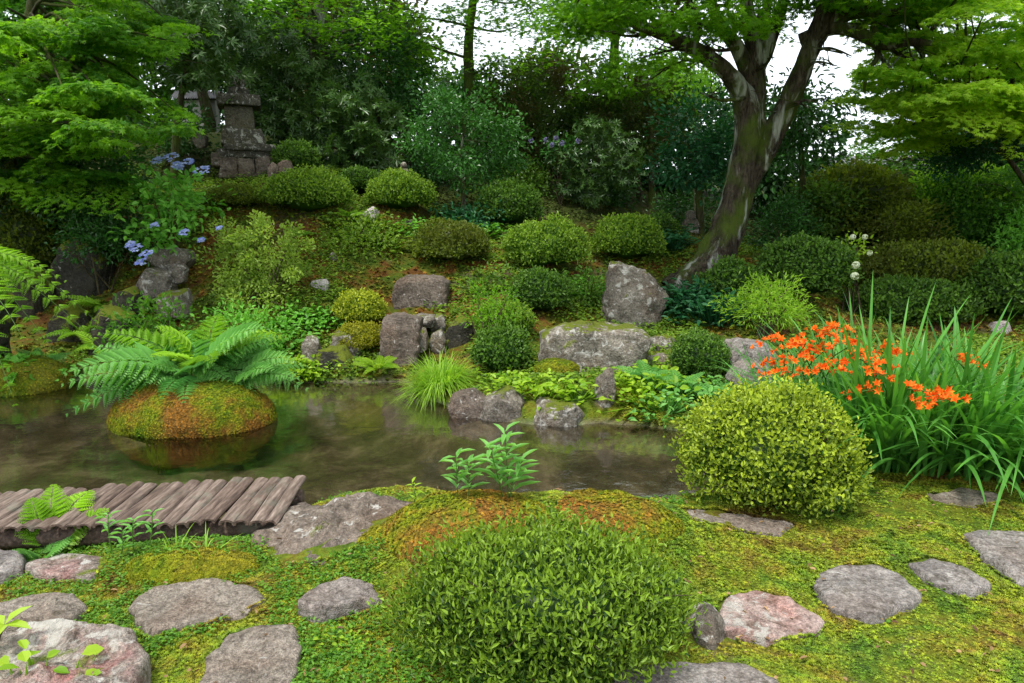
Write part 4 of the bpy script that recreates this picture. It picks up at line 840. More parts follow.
# the two foreground bushes, with stems
def front_bush(label, c, r, mat, L, W, seed, n_st, **k):
    t = empty('bush', c, label, 'bush'); r_ = np.random.default_rng(seed)
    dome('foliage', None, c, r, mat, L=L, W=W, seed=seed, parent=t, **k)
    for i in range(n_st):
        a = r_.random()*6.28; q = r_.uniform(.3, .8); e = np.array(c)+[math.cos(a)*r[0]*q, math.sin(a)*r[1]*q, r[2]*r_.uniform(.5, .8)]
        s = np.array(c)+[math.cos(a)*.05, math.sin(a)*.05, -.03]; mb = MB(); tube(mb, spline([s, (s+e)/2+r_.normal(size=3)*.02, e], 8), np.linspace(.011, .004, 8), 6); mb.build('stem', M['stem'], t)
    for i in range(7):
        a = r_.random()*6.28; d_ = unit(np.array([math.cos(a)*.8, math.sin(a)*.8-.3, r_.uniform(.2, 1.)])); e = np.array(c)+[0, 0, r[2]*.42]+d_*np.array([r[0], r[1], r[2]*.58])*1.08; s = np.array(c)+[0, 0, r[2]*.42]+d_*np.array(r)*.6
        mb = MB(); tube(mb, spline([s, (s+e)/2+r_.normal(size=3)*.015, e+r_.normal(size=3)*.02], 7), np.linspace(.004, .0015, 7), 5); mb.build('twig', M['stem'], t)
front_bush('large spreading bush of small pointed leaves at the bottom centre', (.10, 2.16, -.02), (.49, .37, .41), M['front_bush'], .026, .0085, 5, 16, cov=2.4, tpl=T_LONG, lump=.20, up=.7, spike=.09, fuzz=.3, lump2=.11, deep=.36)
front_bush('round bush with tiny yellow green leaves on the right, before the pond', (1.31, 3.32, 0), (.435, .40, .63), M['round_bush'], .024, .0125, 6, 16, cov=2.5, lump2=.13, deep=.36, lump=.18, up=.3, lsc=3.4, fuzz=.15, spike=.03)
# open twiggy shrub on the left slope
def open_shrub(name, label, base, parts, mat, L, W, cov, seed, n_st=14, cat='shrub', tpl=T_OVAL, rcl=.16):
    r_ = np.random.default_rng(seed); t = empty(name, base, label, cat); mb = MB(); C_ = []
    for cr in parts: C_.append(crown_mesh(mb, r_, cr[:3], cr[3:], 46, rcl, mat, L, W, cov, tpl, .8, .3, 0, -.1))
    C_ = np.concatenate(C_); tb = MB()
    for k in r_.choice(len(C_), n_st): 
        s = np.array(base)+[r_.normal()*.06, r_.normal()*.06, -.05]; tube(tb, spline([s, (s+C_[k])/2+[0, 0, .06], C_[k]], 8), np.linspace(.014, .004, 8), 6)
    mb.build('foliage', mat, t); tb.build('stems', M['stem'], t); return t
open_shrub('open_shrub', 'airy yellow green twiggy shrub on the left slope behind the fern', GY(258, 8.3), [crown_px(205, 315, 212, 300, 8.4, .45), crown_px(215, 300, 280, 335, 8.2, .3)], M['airy'], .05, .024, 2.3, 41, 26)
open_shrub('leggy_shrub', 'thin stemmed young shrub in front of the dense dark one, centre', GY(482, 7.0), [crown_px(462, 520, 278, 335, 7.1, .3)], M['maple'], .04, .018, .8, 42, 8)
late_bushes()
# spreading pine-like shrub
pb = G(762, 338)
t_ = open_shrub('pine_shrub', 'low spreading conifer shrub with yellow tips, right of the leaning trunk', pb, [crown_px(716, 812, 288, 322, pb[1]+.1, .5), crown_px(740, 795, 278, 300, pb[1]+.2, .4)], M['grass'], .07, .012, 1.9, 43, 16, tpl=T_DIA)
# hydrangea
def hydrangea():
    b = GY(165, 8.9); t = open_shrub('hydrangea', 'leafy hydrangea with blue lacecap flowers on the left bank', b, [crown_px(140, 215, 172, 228, 8.9, .5), crown_px(120, 185, 215, 258, 8.6, .35)], M['hydrangea'], .10, .06, 2.3, 51, 12, rcl=.2)
    r_ = np.random.default_rng(9)
    for x, y, Y, w_ in [(157, 158, 8.6, 7), (170, 155, 8.5, 8), (187, 160, 8.5, 7), (202, 168, 8.5, 9), (180, 166, 8.6, 5), (154, 224, 8.3, 5), (135, 246, 8.1, 7), (146, 252, 8.1, 7), (140, 261, 8.1, 6), (184, 231, 8.3, 5), (219, 227, 8.3, 3), (201, 239, 8.3, 3), (176, 163, 8.45, 5), (130, 243, 8.1, 5)]:
        c = P(x, y, Y); R_ = w_*.85*Y/FPX; mb = MB(); n = 24; a = r_.random(n)*6.28; s = np.sqrt(r_.random(n))*R_
        q = np.stack([np.cos(a)*s, np.sin(a)*s, -s*s/R_*.35+r_.normal(0, .006, n)], -1); tl = unit(np.array([0, -.6, 1.])); q[:, 2] += q[:, 1]*.6
        q4 = np.repeat(q, 4, 0); aa = np.tile(np.arange(4)*1.571, n)+np.repeat(r_.random(n)*3, 4); D = np.stack([np.cos(aa), np.sin(aa), .6*np.sin(aa)], -1)
        inst(mb, T_OVAL, q4, D, tl, .024, .022, np.repeat(r_.random(n), 4)); o = mb.build('flower_head', M['blue'], t); o.location = Vector(c)-t.location
hydrangea()
def flowerhead(c, R_, mat, t, n=50, seed=0):
    r_ = np.random.default_rng(seed); d = unit(r_.normal(size=(n, 3))); mb = MB(); q4 = np.repeat(d*R_, 4, 0); nn = np.repeat(d, 4, 0)
    D = unit(np.cross(nn, r_.normal(size=nn.shape))); inst(mb, T_OVAL, q4, D, nn, R_*.5, R_*.45, r_.random(len(q4))); o = mb.build('flower_head', mat, t); o.location = Vector(c)-t.location
b = GY(858, 8.6); t_ = open_shrub('hydrangea', 'thin shrub with white round flower heads on a bare stem, behind the orange flowers', b, [crown_px(838, 868, 232, 262, 8.7, .2)], M['lime'], .06, .03, .6, 52, 6)
mb = MB(); tube(mb, spline([b, P(859, 300, 8.6), P(855, 268, 8.5)], 8), .008, 6); mb.build('stem', M['stem'], t_)
for i, (x, y, r_) in enumerate([(855, 276, .042), (856, 265, .04), (865, 237, .03), (853, 237, .03), (870, 253, .028)]): flowerhead(P(x, y, 7.9), r_, M['white'], t_, seed=i)
b = GY(560, 13.2); t_ = open_shrub('hydrangea', 'shaded hydrangea with faint lilac flowers far back under the bronze trees', b, [crown_px(530, 590, 135, 170, 13.2, .4)], M['camellia'], .10, .06, 1.2, 53, 6)
for i, (x, y) in enumerate([(546, 140), (556, 138), (562, 143), (531, 140), (578, 141), (552, 145)]): flowerhead(P(x, y, 12.7), .045, M['pale_violet'], t_, 30, i+9)

# ------------------------------------------------------------------ blades, ferns, sprigs
def blades(mb, base, az, el, L, W, droop, n=9, tone=.5, mat=0, fold=.15):
    nb = len(base); t = np.linspace(0, 1, n)[None]; L = L[:, None]; el = el[:, None]; dr = droop[:, None]
    h = L*(np.cos(el)*t+.35*dr*t*t); z = L*(np.sin(el)*t-dr*t**2.2)
    hd = np.stack([np.cos(az), np.sin(az), 0*az], -1)[:, None]; sdv = np.stack([-np.sin(az), np.cos(az), 0*az], -1)[:, None]
    Pp = base[:, None]+hd*h[..., None]+np.array([0, 0, 1.])*z[..., None]
    wd = W[:, None]*np.minimum(1, .45+3*t)*(1-t**3)**.8*.5; wd = np.maximum(wd, .0004)
    up = np.array([0, 0, 1.])
    A = Pp+sdv*wd[..., None]+up*(wd*fold)[..., None]; B = Pp; C_ = Pp-sdv*wd[..., None]+up*(wd*fold)[..., None]
    V = np.stack([A, B, C_], 2).reshape(-1, 3)
    o = (np.arange(nb)*n*3)[:, None, None]; i = (np.arange(n-1)*3)[None, :, None]; c = np.array([0, 1])[None, None]
    q = o+i+c; F = np.stack([q, q+1, q+4, q+3], -1).reshape(-1, 4)
    mb.add(V, F, mat, np.repeat(np.broadcast_to(tone, (nb,)), n*3), True)
def clump(name, label, c, spread, nb, L, W, el, droop, mat, seed, cat='plant', azb=None, group=None, parent=None):
    r_ = np.random.default_rng(seed); a = r_.random(nb)*6.283; s = np.sqrt(r_.random(nb)); off = np.stack([np.cos(a)*s*spread[0], np.sin(a)*s*spread[1]], -1)
    az = np.arctan2(off[:, 1]/spread[1], off[:, 0]/spread[0])+r_.normal(0, .5, nb)
    if azb is not None: az = np.where(r_.random(nb) < .6, azb+r_.normal(0, .6, nb), az)
    c = np.array(c, float); base = np.column_stack([off, H(c[0]+off[:, 0], c[1]+off[:, 1])-c[2]-.01])
    mb = MB(); blades(mb, base, az, R(1)*r_.uniform(el[0], el[1], nb), L*r_.uniform(.55, 1.1, nb), W*r_.uniform(.7, 1.15, nb), droop*r_.uniform(.3, 1.4, nb), 11, np.clip(r_.normal(.5, .25, nb), 0, 1))
    ob = mb.build(name, mat)
    if parent is not None: ob.parent = parent; ob.location = Vector(c)-parent.location
    else: ob.location = c; tag(ob, label, cat, group)
    return ob
def crocosmia(label, px, py, spread, nb, L, seed, azb, droop, stalks, el=(50, 86)):
    c = G(px, py); c[1] += spread[1]; c[2] = float(H(c[0], c[1])); t = empty('montbretia', c, label, 'plant', 'strap leaved flowering clumps'); r_ = np.random.default_rng(seed)
    clump('leaves', None, c, spread, nb, L, .028, el, droop, M['blade'], seed, azb=azb, parent=t)
    for (x, y, Y, dirx) in stalks:
        e = P(x, y, Y); s = c+np.array([r_.uniform(-.5, .5)*spread[0], r_.uniform(-.3, .5)*spread[1], 0]); s[2] = float(H(s[0], s[1]))
        mid = s*.35+e*.65+[0, 0, .10]; a = e+np.array([-dirx*.12, 0, .015]); pth = spline([s, mid, a, e], 16); sb = MB(); tube(sb, pth, np.linspace(.005, .0022, 16), 6)
        st = sb.build('flower_stalk', M['stem_green'], t)
        nf = 11; fb = MB(); u = unit(e-a)
        for k in range(nf):
            p0 = a+(e-a)*(k/(nf-1))*1.5; sd_ = 1 if k % 2 else -1; d = unit(u*.5+np.array([0, sd_*.6, .55])+r_.normal(size=3)*.4); p0 = p0+r_.normal(size=3)*.012-[0, 0, .03*(k/nf)**2]; size = .034*(1-.5*k/nf)*r_.uniform(.8, 1.2)
            sx = unit(np.cross(d, [0, 0, 1.])); sy = np.cross(sx, d)
            for q in range(6):
                an = q*1.047+r_.random()*.2; D = unit(d*.75+.8*(math.cos(an)*sx+math.sin(an)*sy)); inst(fb, T_OVAL, [p0+d*size*.5], [D], [d], size*1.05, size*.42, r_.random())
            inst(fb, T_DIA, [p0, p0], [d, d], [sx, sy], size*.8, size*.3, .1)
        fl = fb.build('blossoms', M['orange'], st); fl.location = (0, 0, 0)
S1 = [(785, 346, 4.0, -1), (812, 330, 4.1, -1), (800, 372, 3.9, -1), (772, 374, 3.9, -1), (836, 336, 4.1, 1), (826, 366, 4.0, -1), (762, 342, 4.1, -1), (835, 345, 4.0, -1), (790, 360, 3.95, -1), (818, 349, 4.1, 1), (846, 330, 4.3, 1), (765, 362, 4.0, -1), (805, 352, 4.1, -1), (842, 372, 3.9, 1)]
crocosmia('strap leaved clump with most of the orange blossoms, behind the round right bush', 830, 470, (.28, .3), 320, .98, 61, None, .42, S1, (60, 88))
crocosmia('middle strap leaved clump with tall upright blades and orange sprays over it', 905, 476, (.34, .3), 420, 1.26, 62, None, .44, [(872, 356, 3.9, 1), (885, 364, 3.8, 1), (875, 352, 4.1, -1), (900, 352, 4.1, 1), (858, 392, 3.7, -1), (888, 376, 3.7, 1)])
crocosmia('strap leaved clump at the right edge with long drooping blades and few flowers', 985, 484, (.42, .3), 420, 1.25, 63, None, .5, [(930, 392, 3.35, 1), (934, 402, 3.3, -1), (925, 397, 3.35, -1), (975, 360, 3.8, 1)], (40, 86))
crocosmia('strap leaved clump beyond the right edge, only its blades reaching in', 1060, 490, (.4, .3), 300, 1.15, 64, None, .5, [], (40, 86))
g = G(438, 398); clump('grass_tuft', 'bright lime fountain of fine grass on the far shore, centre', (g[0], g[1]+.12, g[2]), (.16, .13), 1000, .52, .008, (45, 88), .75, M['grass'], 71, 'grass tuft')
for i, (x, y, L, n, lb) in enumerate([(205, 560, .16, 26, 'small pale grass tuft on the near moss in front of the log bridge'), (178, 555, .14, 18, 'sparse thin grass tuft left of the small pale one by the bridge'), (560, 392, .18, 60, 'fine grass sprouts on the far bank below the wide boulder')]):
    g = G(x, y); clump('grass_tuft', lb, g, (.05, .04), n, L, .006, (30, 80), .5, M['grass'], 80+i, 'grass tuft')
def frond(mb, base, az, el, L, droop, r_, np_=17, wid=.30, bip=True, tone=.5, mat=0, pinw=.28, lean=.45):
    n = 24; t = np.linspace(0, 1, n); h = L*(np.cos(el)*t+.3*droop*t*t); z = L*(np.sin(el)*t-droop*t**2)
    hd = np.array([math.cos(az), math.sin(az), 0]); pth = base+hd*h[:, None]+np.array([0, 0, 1.])*z[:, None]
    tube(mb, pth[::2], np.linspace(.004, .0012, 12)*(L/.6), 5, 1)
    tt = np.linspace(.16, .985, np_); C_ = np.stack([np.interp(tt, t, pth[:, k]) for k in range(3)], -1); tan = unit(np.gradient(pth, axis=0)); T_ = np.stack([np.interp(tt, t, tan[:, k]) for k in range(3)], -1)
    side = unit(np.cross(T_, [0, 0, 1.])); up = np.cross(side, T_); up = unit(up+np.array([0, -lean, 0])); side = unit(np.cross(T_, up)); up = np.cross(side, T_); pl = L*wid*np.minimum(1, .55+2.2*(tt-.1))*(1-tt)**.75+.01
    for s in (-1, 1):
        D = unit(side*s*1.0+T_*.42+up*.06+r_.normal(size=C_.shape)*.05)
        if not bip:
            inst(mb, T_LONG, C_, D, up, pl, pl*pinw, np.clip(tone+r_.normal(0, .08, np_), 0, 1), mat); continue
        m_ = 9; u = np.linspace(.08, .95, m_)
        Q = C_[:, None]+D[:, None]*(pl[:, None]*u[None])[..., None]+np.array([0, 0, -1.])*(pl[:, None]*.18*u[None]**2)[..., None]
        ps = unit(np.cross(D, up)); ll = (pl[:, None]*.30*(1-u[None])**.6+.004)
        for s2 in (-1, 1):
            d2 = unit(ps*s2+D*.6)[:, None]+np.zeros_like(Q); inst(mb, T_DIA, Q.reshape(-1, 3), d2.reshape(-1, 3), np.repeat(up, m_, 0), ll.ravel(), ll.ravel()*.40, np.clip(tone+r_.normal(0, .08, np_*m_), 0, 1), mat)
        inst(mb, T_DIA, C_, D, up, pl, pl*.05, tone, mat)
def fern(name, label, c, nf, L, seed, mat='fern', el=(25, 75), droop=.6, azr=(0, 6.283), bip=True, wid=.3, cat='fern', np_=17, rise=.0, group=None):
    c = np.array(c, float); t = empty(name, c, label, cat, group); r_ = np.random.default_rng(seed)
    for i in range(nf):
        az = azr[0]+(azr[1]-azr[0])*(i+r_.random()*.8)/nf; mb = MB(); mm = mat
        frond(mb, c+[math.cos(az)*.03, math.sin(az)*.03, 0], az, R(1)*r_.uniform(*el), L*r_.uniform(.7, 1.1), droop*r_.uniform(.6, 1.3), r_, np_, wid, bip, np.clip(r_.normal(.5, .22), 0, 1))
        mb.build('frond', [M[mat], M['stem_green']], t)
    return t
fc = IC+np.array([-.06, .16, .33])
fern('large_fern', 'large spreading bluish green fern on top of the moss island', fc, 26, .98, 91, 'fern', (10, 60), .44, (-.25, 3.9), wid=.46, np_=12)
fern('fern', 'short pale fern fronds falling over the front of the moss island', fc+[.02, -.06, 0], 9, .46, 95, 'fern', (25, 60), .6, (3.7, 6.0), wid=.45, np_=11)
fern('fern', 'smaller yellow green fern rising behind the large one', fc+[.0, .22, -.02], 10, 1.05, 92, 'fern_lime', (45, 78), .45, wid=.34, np_=12)
fern('fern', 'fern on the right shoulder of the moss island', fc+[.34, .0, -.03], 10, .66, 93, 'fern', (18, 60), .4, (-.8, 2.6), wid=.42, np_=11)
p = P(-38, 262, 6.0); p = GY(-60, 7.7); p[2] = P(0, 275, 7.3)[2]
fern('hanging_fern', 'big bright fern hanging in from the left edge over the hollow', P(-50, 262, 6.6), 13, .95, 94, 'fern_lime', (15, 50), 1.25, (-1.7, .7), wid=.32, np_=14)
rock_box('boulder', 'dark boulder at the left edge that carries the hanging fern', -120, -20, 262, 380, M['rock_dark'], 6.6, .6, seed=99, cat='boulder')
for i, (x, Y, L, n, mt, lb) in enumerate([(75, 8.0, .55, 12, 'fern_lime', 'yellow green fern growing on the rocks of the hollow, left of the bank stones'), (95, 7.7, .5, 10, 'fern_lime', 'fern at the water edge between the hollow and the large fern'), (25, 7.1, .38, 10, 'fern', 'green fern above the yellow mossy rock at the left'),
    (100, 8.4, .5, 9, 'fern_lime', 'small fern high on the bank beside the dark brown rock'), (375, 7.1, .3, 12, 'lime', 'bright low fern at the waterline before the dry waterfall block'), (655, 6.0, .40, 12, 'fern', 'green fern trailing over the far shore right of the narrow upright stone'), (685, 5.9, .40, 12, 'fern', 'fern by the foot of the round clipped shrub above the water'),
    (300, 9.6, .25, 8, 'fern_lime', 'small bright fern on the mossy slope'), (350, 10.2, .3, 8, 'fern_lime', 'small pale fern just below the white oblong stone')]):
    g = GY(x, Y); g[2] += .03; fern('fern', lb, g, n, L, 100+i, mt, (25, 70), .5, wid=.26, np_=13)
# sprigs with lance shaped leaves
def sprig(mb, base, top, r_, nl, L, W, tone=.6, start=.35, spread=.9, curl=-.15):
    pth = spline([base, (base+top)/2+r_.normal(size=3)*.008, top], 12); tube(mb, pth, np.linspace(.0035, .0015, 12), 6, 1)
    tt = np.concatenate([np.linspace(start, 1, nl)]); C_ = np.stack([np.interp(tt, np.linspace(0, 1, 12), pth[:, k]) for k in range(3)], -1)
    az = np.arange(nl)*2.4; D = np.stack([np.cos(az)*spread, np.sin(az)*spread, .55-.9*(tt-start)*(np.arange(nl)%3==0)], -1); inst(mb, T_LONG, C_, D, np.array([0, 0, 1.])+np.zeros_like(C_), L*r_.uniform(.8, 1.15, nl)*(1.1-.3*tt), W, tone+r_.normal(0, .1, nl))
def sprig_plant(label, stems, nl, L, W, mat, seed, name='sapling', cat='plant', start=.4, group=None):
    r_ = np.random.default_rng(seed); b0 = stems[0][0]; t = empty(name, b0, label, cat, group)
    for b_, tp_ in stems:
        mb = MB(); sprig(mb, np.array(b_), np.array(tp_), r_, nl, L, W, start=start); mb.build('shoot', [M[mat], M['stem_green']], t)
    return t
def st(px, pb, tx, ty, dy=0):
    g = G(px, pb); return (g, P(tx, ty, g[1]+dy))
sprig_plant('tallest young shoot with lance shaped leaves, rising from the mound behind the front bush', [st(508, 508, 505, 432), st(510, 508, 520, 462, .05), st(505, 508, 490, 448, -.05)], 17, .13, .022, 'fern', 1, start=.35)
sprig_plant('shorter young shoot with pointed leaves left of the tallest one', [st(458, 520, 456, 455), st(469, 516, 468, 462, .03)], 14, .10, .02, 'fern', 2, start=.45)
sprig_plant('small pale green shoot at the back edge of the shore boulder', [st(413, 508, 412, 483)], 12, .055, .014, 'lime', 3, start=.3)
sprig_plant('leafy sprouts standing in front of the bridge on the moss', [st(112, 555, 108, 515), st(148, 552, 152, 512), st(134, 556, 133, 520), st(120, 560, 122, 530)], 10, .07, .014, 'fern', 4)
sprig_plant('low leafy sprouts among the far bank lime leaves', [st(500, 400, 498, 380), st(520, 404, 522, 384)], 9, .09, .05, 'lime', 5)
g = G(46, 560); fern('fern', 'delicate light green fern frond arching over the left part of the log bridge', g+[0, .02, 0], 4, .42, 130, 'fern_lime', (58, 78), .42, (.2, 3.2), True, .34, np_=13)
g = G(40, 562); fern('fern', 'tiny dark fern against the bridge side at the left', g, 7, .16, 131, 'fern', (20, 70), .3, np_=11)
def leafy(name, label, centers, n, L, W, mat, seed, h=.1, cat='plant', tpl=T_OVAL, spread=.1, group=None):
    r_ = np.random.default_rng(seed); cs = np.array([c if len(c) == 3 else G(*c) for c in centers]); k = r_.integers(0, len(cs), n); off = r_.normal(size=(n, 3))*np.array([spread, spread*.7, 0]); Q = cs[k]+off; Q[:, 2] = np.maximum(H(Q[:, 0], Q[:, 1]), WZ)+r_.random(n)**.7*h
    D = unit(np.column_stack([off[:, :2]*4/ max(spread, .01)*.1+r_.normal(size=(n, 2))*.6, r_.uniform(-.25, .5, n)])); mb = MB(); inst(mb, tpl, Q-cs[0], D, np.array([0, -.3, 1.])+r_.normal(size=(n, 3))*.3, L*r_.uniform(.6, 1.2, n), W*r_.uniform(.7, 1.2, n), np.clip(r_.normal(.5, .25, n), 0, 1))
    dt = cs[k]+off*.35-Q; dt[:, 2] = H(cs[k][:, 0]+off[:, 0]*.35, cs[k][:, 1]+off[:, 1]*.35)-.01-Q[:, 2]
    inst(mb, T_DIA, Q-cs[0], dt, np.array([.1, -1, .1]), np.linalg.norm(dt, axis=1), .005, .25)
    ob = mb.build(name, mat); ob.location = cs[0]; return tag(ob, label, cat, group)
LP = [
 ('lime green broad leaved plant at the far shore left of the narrow upright stone', [(545, 400), (560, 394), (575, 398), (530, 396)], 110, .075, .045, 'lime', .14, .12),
 ('lime leafy plants spreading beside the reddish round shore stone', [(500, 386), (480, 384), (520, 386), (512, 392)], 150, .06, .04, 'lime', .12, .12),
 ('yellow green vine leaves climbing over the shore right of the narrow upright stone', [(635, 392), (650, 385), (670, 392), (645, 405)], 240, .08, .05, 'lime', .16, .14),
 ('green leafy patch hanging over the water below the round clipped shrub', [(690, 400), (710, 405), (665, 412), (720, 395)], 300, .07, .035, 'fern', .14, .14),
 ('bright green broad leaved plant at the waterline under the fern, left of the shore stones', [(290, 378), (300, 372), (310, 380), (278, 375)], 300, .07, .045, 'lime', .14, .1),
 ('yellow tinged leafy plant between the waterline leaves and the dark mossy shore rock', [(270, 360), (282, 352), (262, 350)], 260, .07, .04, 'hydrangea', .16, .12),
 ('fresh green leaves beside the upright grey shore stone', [(300, 330), (290, 325), (312, 330), (322, 322)], 320, .07, .04, 'hydrangea', .16, .14),
 ('dark glossy leafy patch at the foot of the tall jagged boulder', [(680, 310), (695, 320), (700, 305), (715, 325)], 460, .13, .045, 'bluegreen', .3, .2),
 ('blue green leafy patch on the slope right of the round clipped shrub', [(672, 245), (668, 255), (660, 250)], 280, .12, .045, 'bluegreen', .3, .15),
 ('dark leafy patch between the fuzzy mound and the tall boulder', [(585, 290), (575, 300), (595, 300)], 240, .09, .04, 'hydrangea', .16, .14),
 ('green leafy patch on the slope above the dry waterfall', [(440, 240), (460, 232), (420, 236), (480, 238)], 420, .09, .045, 'hydrangea', .18, .22),
 ('blue green leafy shrublet on the slope under the camellia tree', [(465, 222), (480, 226), (455, 225)], 300, .09, .05, 'bluegreen', .22, .18),
 ('leafy seedlings on the mossy slope left of the olive shrub', [(370, 245), (385, 250), (350, 240), (380, 232)], 360, .08, .04, 'azalea', .16, .2),
 ('heart shaped leaves above the yellow mossy rock at the left edge', [(10, 380), (25, 382), (-10, 378)], 300, .09, .07, 'hydrangea', .22, .14),
 ('broad lime leaves in the bottom left corner in front of the red patched rock', [onplane(55, 700, .0), onplane(30, 705, .0), onplane(75, 705, 0)], 26, .055, .036, 'lime', .16, .035),
 ('tiny leaves on the moss beside the front bush, right of the narrow stone', [(340, 640), (360, 650)], 60, .02, .014, 'lime', .02, .05),
 ('small green plant growing on the front of the moss island', [IC+[-.12, -.40, .16], IC+[-.05, -.42, .14]], 14, .05, .03, 'lime', .02, .03),
]
for i, (lb, cs, n, L, W, mt, h, sp__) in enumerate(LP):
    leafy('leafy_plant', lb, cs, n, L, W, M[mt], 200+i, h, spread=sp__)
mb = MB(); r_ = np.random.default_rng(8); b0 = onplane(-8, 690, .02); b0[1] += .1; 
t_ = empty('sapling', b0, 'red stemmed seedling with a few bright leaves at the left bottom edge', 'plant'); tube(mb, spline([b0, P(-2, 650, b0[1]), P(4, 625, b0[1])], 10), .003, 6); mb.build('stem', M['stem'], t_); mb = MB()
tp_ = P(4, 625, b0[1]); inst(mb, T_LONG, [tp_]*5, [[1, 0, .05], [-.6, -.4, .1], [.3, -.8, .2], [.5, .5, .5], [-.7, .3, .2]], [0, 0, 1.], .085, .04, .7); mb.build('leaf', M['lime'], t_)

# ------------------------------------------------------------------ stone tower, small stones, wall
def blockmesh(mb, c, sx, sy, sz, top=1., bev=.02, seed=0, mat=0, n=13, am=.012):
    """weathered block, c = bottom centre, top = taper"""
    g = np.linspace(-1, 1, n); V = []; F = []; idx = {}
    def vid(p):
        k = tuple(np.round(p, 5)); 
        if k not in idx: idx[k] = len(V); V.append(k)
        return idx[k]
    for ax in range(3):
        for s in (-1, 1):
            for i in range(n-1):
                for j in range(n-1):
                    q = []
                    for a, b in ((i, j), (i+1, j), (i+1, j+1), (i, j+1)):
                        p = [0, 0, 0]; p[ax] = s; p[(ax+1) % 3] = g[a]; p[(ax+2) % 3] = g[b]; q.append(vid(p))
                    F.append(q if s > 0 else q[::-1])
    V = np.array(V); cube = V.copy()
    m = np.max(np.abs(V), 1); nn = np.linalg.norm(V, axis=1); V = V*(1-.045*(nn-m)/.73)[:, None]
    k = 1+(top-1)*(V[:, 2]+1)/2; W = np.stack([V[:, 0]*sx/2*k, V[:, 1]*sy/2*k, (V[:, 2]+1)*sz/2], -1)+np.array(c)
    W += unit(cube)*(fbm(W*9+seed, 4, seed)*am*1.5)[:, None]; mb.add(W, F, mat, .5, True)
def tower():
    Y = 11.9; k = Y/FPX; b = P(234, 172, Y); g = GY(234, Y+.4); t = empty('stone_tower', (b[0], b[1]+.45, b[2]-.2), 'tall weathered grey stone tower lantern on a rough stone base, upper left', 'stone tower')
    cx, cy = b[0], b[1]+.45
    def blk(name, x0, x1, y0, y1, mt, top=1., am=.012, dy=None, seed=0):
        z0 = P(234, y1, Y+.1)[2]; z1 = P(234, y0, Y+.1)[2]; mb = MB(); xm = ((x0+x1)/2-234)*k; sx = (x1-x0)*k
        blockmesh(mb, (cx+xm, cy, z0-.004), sx, dy or sx, z1-z0, top, seed=seed, am=am); mb.build(name, mt, t)
    t.rotation_euler.z = R(20)
    # rough base of separate stones
    for i, (x0, x1, y0, y1) in enumerate([(206, 214, 153, 166), (212, 228, 155, 178), (229, 244, 157, 178), (245, 262, 155, 178), (210, 262, 149, 157)]):
        blk('base_stone', x0-.5, x1+.5, y0, y1, M['rock_purple'] if i < 4 else M['tower'], am=.03, dy=.7, seed=i)
    blk('plinth', 217, 266, 143, 150, M['tower'], am=.02, dy=.8, seed=7)
    blk('pedestal', 214, 256, 127, 144, M['tower'], .86, .03, seed=8)
    blk('shaft', 219, 247, 104, 128, M['tower_body'], .96, .008, seed=9)
    blk('roof', 213, 254, 93, 104, M['tower'], .97, .015, seed=10)
    blk('upper_roof', 224, 244, 84, 94, M['tower'], .96, .012, seed=11)
    blk('spire', 228, 240, 72, 85, M['tower'], .9, .012, seed=12)
    blk('finial', 230, 238, 65, 73, M['tower'], .7, .008, seed=13)
tower()
rock_box('stone', 'reddish block lying right of the stone tower base', 265, 277, 163, 172, M['rock_purple'], 11.6, seed=71, cat='stone')
rock_box('stone', 'pinkish angular block, farther right from the tower base', 276, 291, 158, 171, M['rock_purple'], 11.7, seed=72, cat='stone')
rock_box('stone', 'grey stone in the grass left below the tower wall', 191, 204, 133, 141, M['rock'], 12.6, seed=73, cat='stone')
def lathe(mb, c, prof, seg=20, mat=0, am=.0):
    prof = np.array(prof); th = np.linspace(0, 2*math.pi, seg, endpoint=False); V = np.stack([np.outer(prof[:, 0], np.cos(th)), np.outer(prof[:, 0], np.sin(th)), np.repeat(prof[:, 1:], seg, 1)], -1)+np.array(c)
    V = V+(fbm(V*20, 2, 1)*am)[..., None]; m = len(prof); i = np.arange(m-1)[:, None]*seg; j = np.arange(seg)[None]; jn = (j+1) % seg
    mb.add(V, np.stack([i+j, i+jn, i+seg+jn, i+seg+j], -1).reshape(-1, 4), mat, .5, True)
p = P(404, 173, 12.4); p[2] -= .35; t_ = empty('stone_figure', p, 'tiny grey stone figure with round head peeking over the clipped mound', 'statue')
mb = MB(); lathe(mb, p, [(.0, 0), (.11, .0), (.11, .30), (.10, .36), (.07, .42), (.0, .44)], am=.01); mb.build('body', M['rock'], t_)
mb = MB(); lathe(mb, p+[0, 0, .42], [(0, 0), (.045, .01), (.062, .05), (.055, .09), (.03, .115), (0, .12)], am=.006); mb.build('head', M['rock'], t_)
p = GY(690, 12.2); p = P(690, 233, 12.0); t_ = empty('stone_marker', p-[0, 0, .1], 'small two tiered stone marker in the shade left of the big trunk', 'stone marker')
mb = MB(); blockmesh(mb, p-[0, 0, .15], .26, .22, .26, .9, am=.02); mb.build('base', M['rock'], t_)
mb = MB(); blockmesh(mb, p+[0, 0, .10], .30, .24, .14, .7, am=.02); mb.build('middle_tier', M['tower_body'], t_)
mb = MB(); blockmesh(mb, p+[0, 0, .235], .18, .16, .14, .7, am=.02); mb.build('cap', M['tower_body'], t_)
for i, x in enumerate((695, 699, 703)):
    mb = MB(); q = P(x, 218, 12.3); tube(mb, [q, P(x+(i-1), 188+i*4, 12.3)], .013, 8, cap=True); tag(mb.build('bamboo_stake', M['bamboo']), ['left', 'middle', 'right'][i]+'most of three thin bamboo stakes beside the small stone marker', 'stake', 'bamboo stakes')
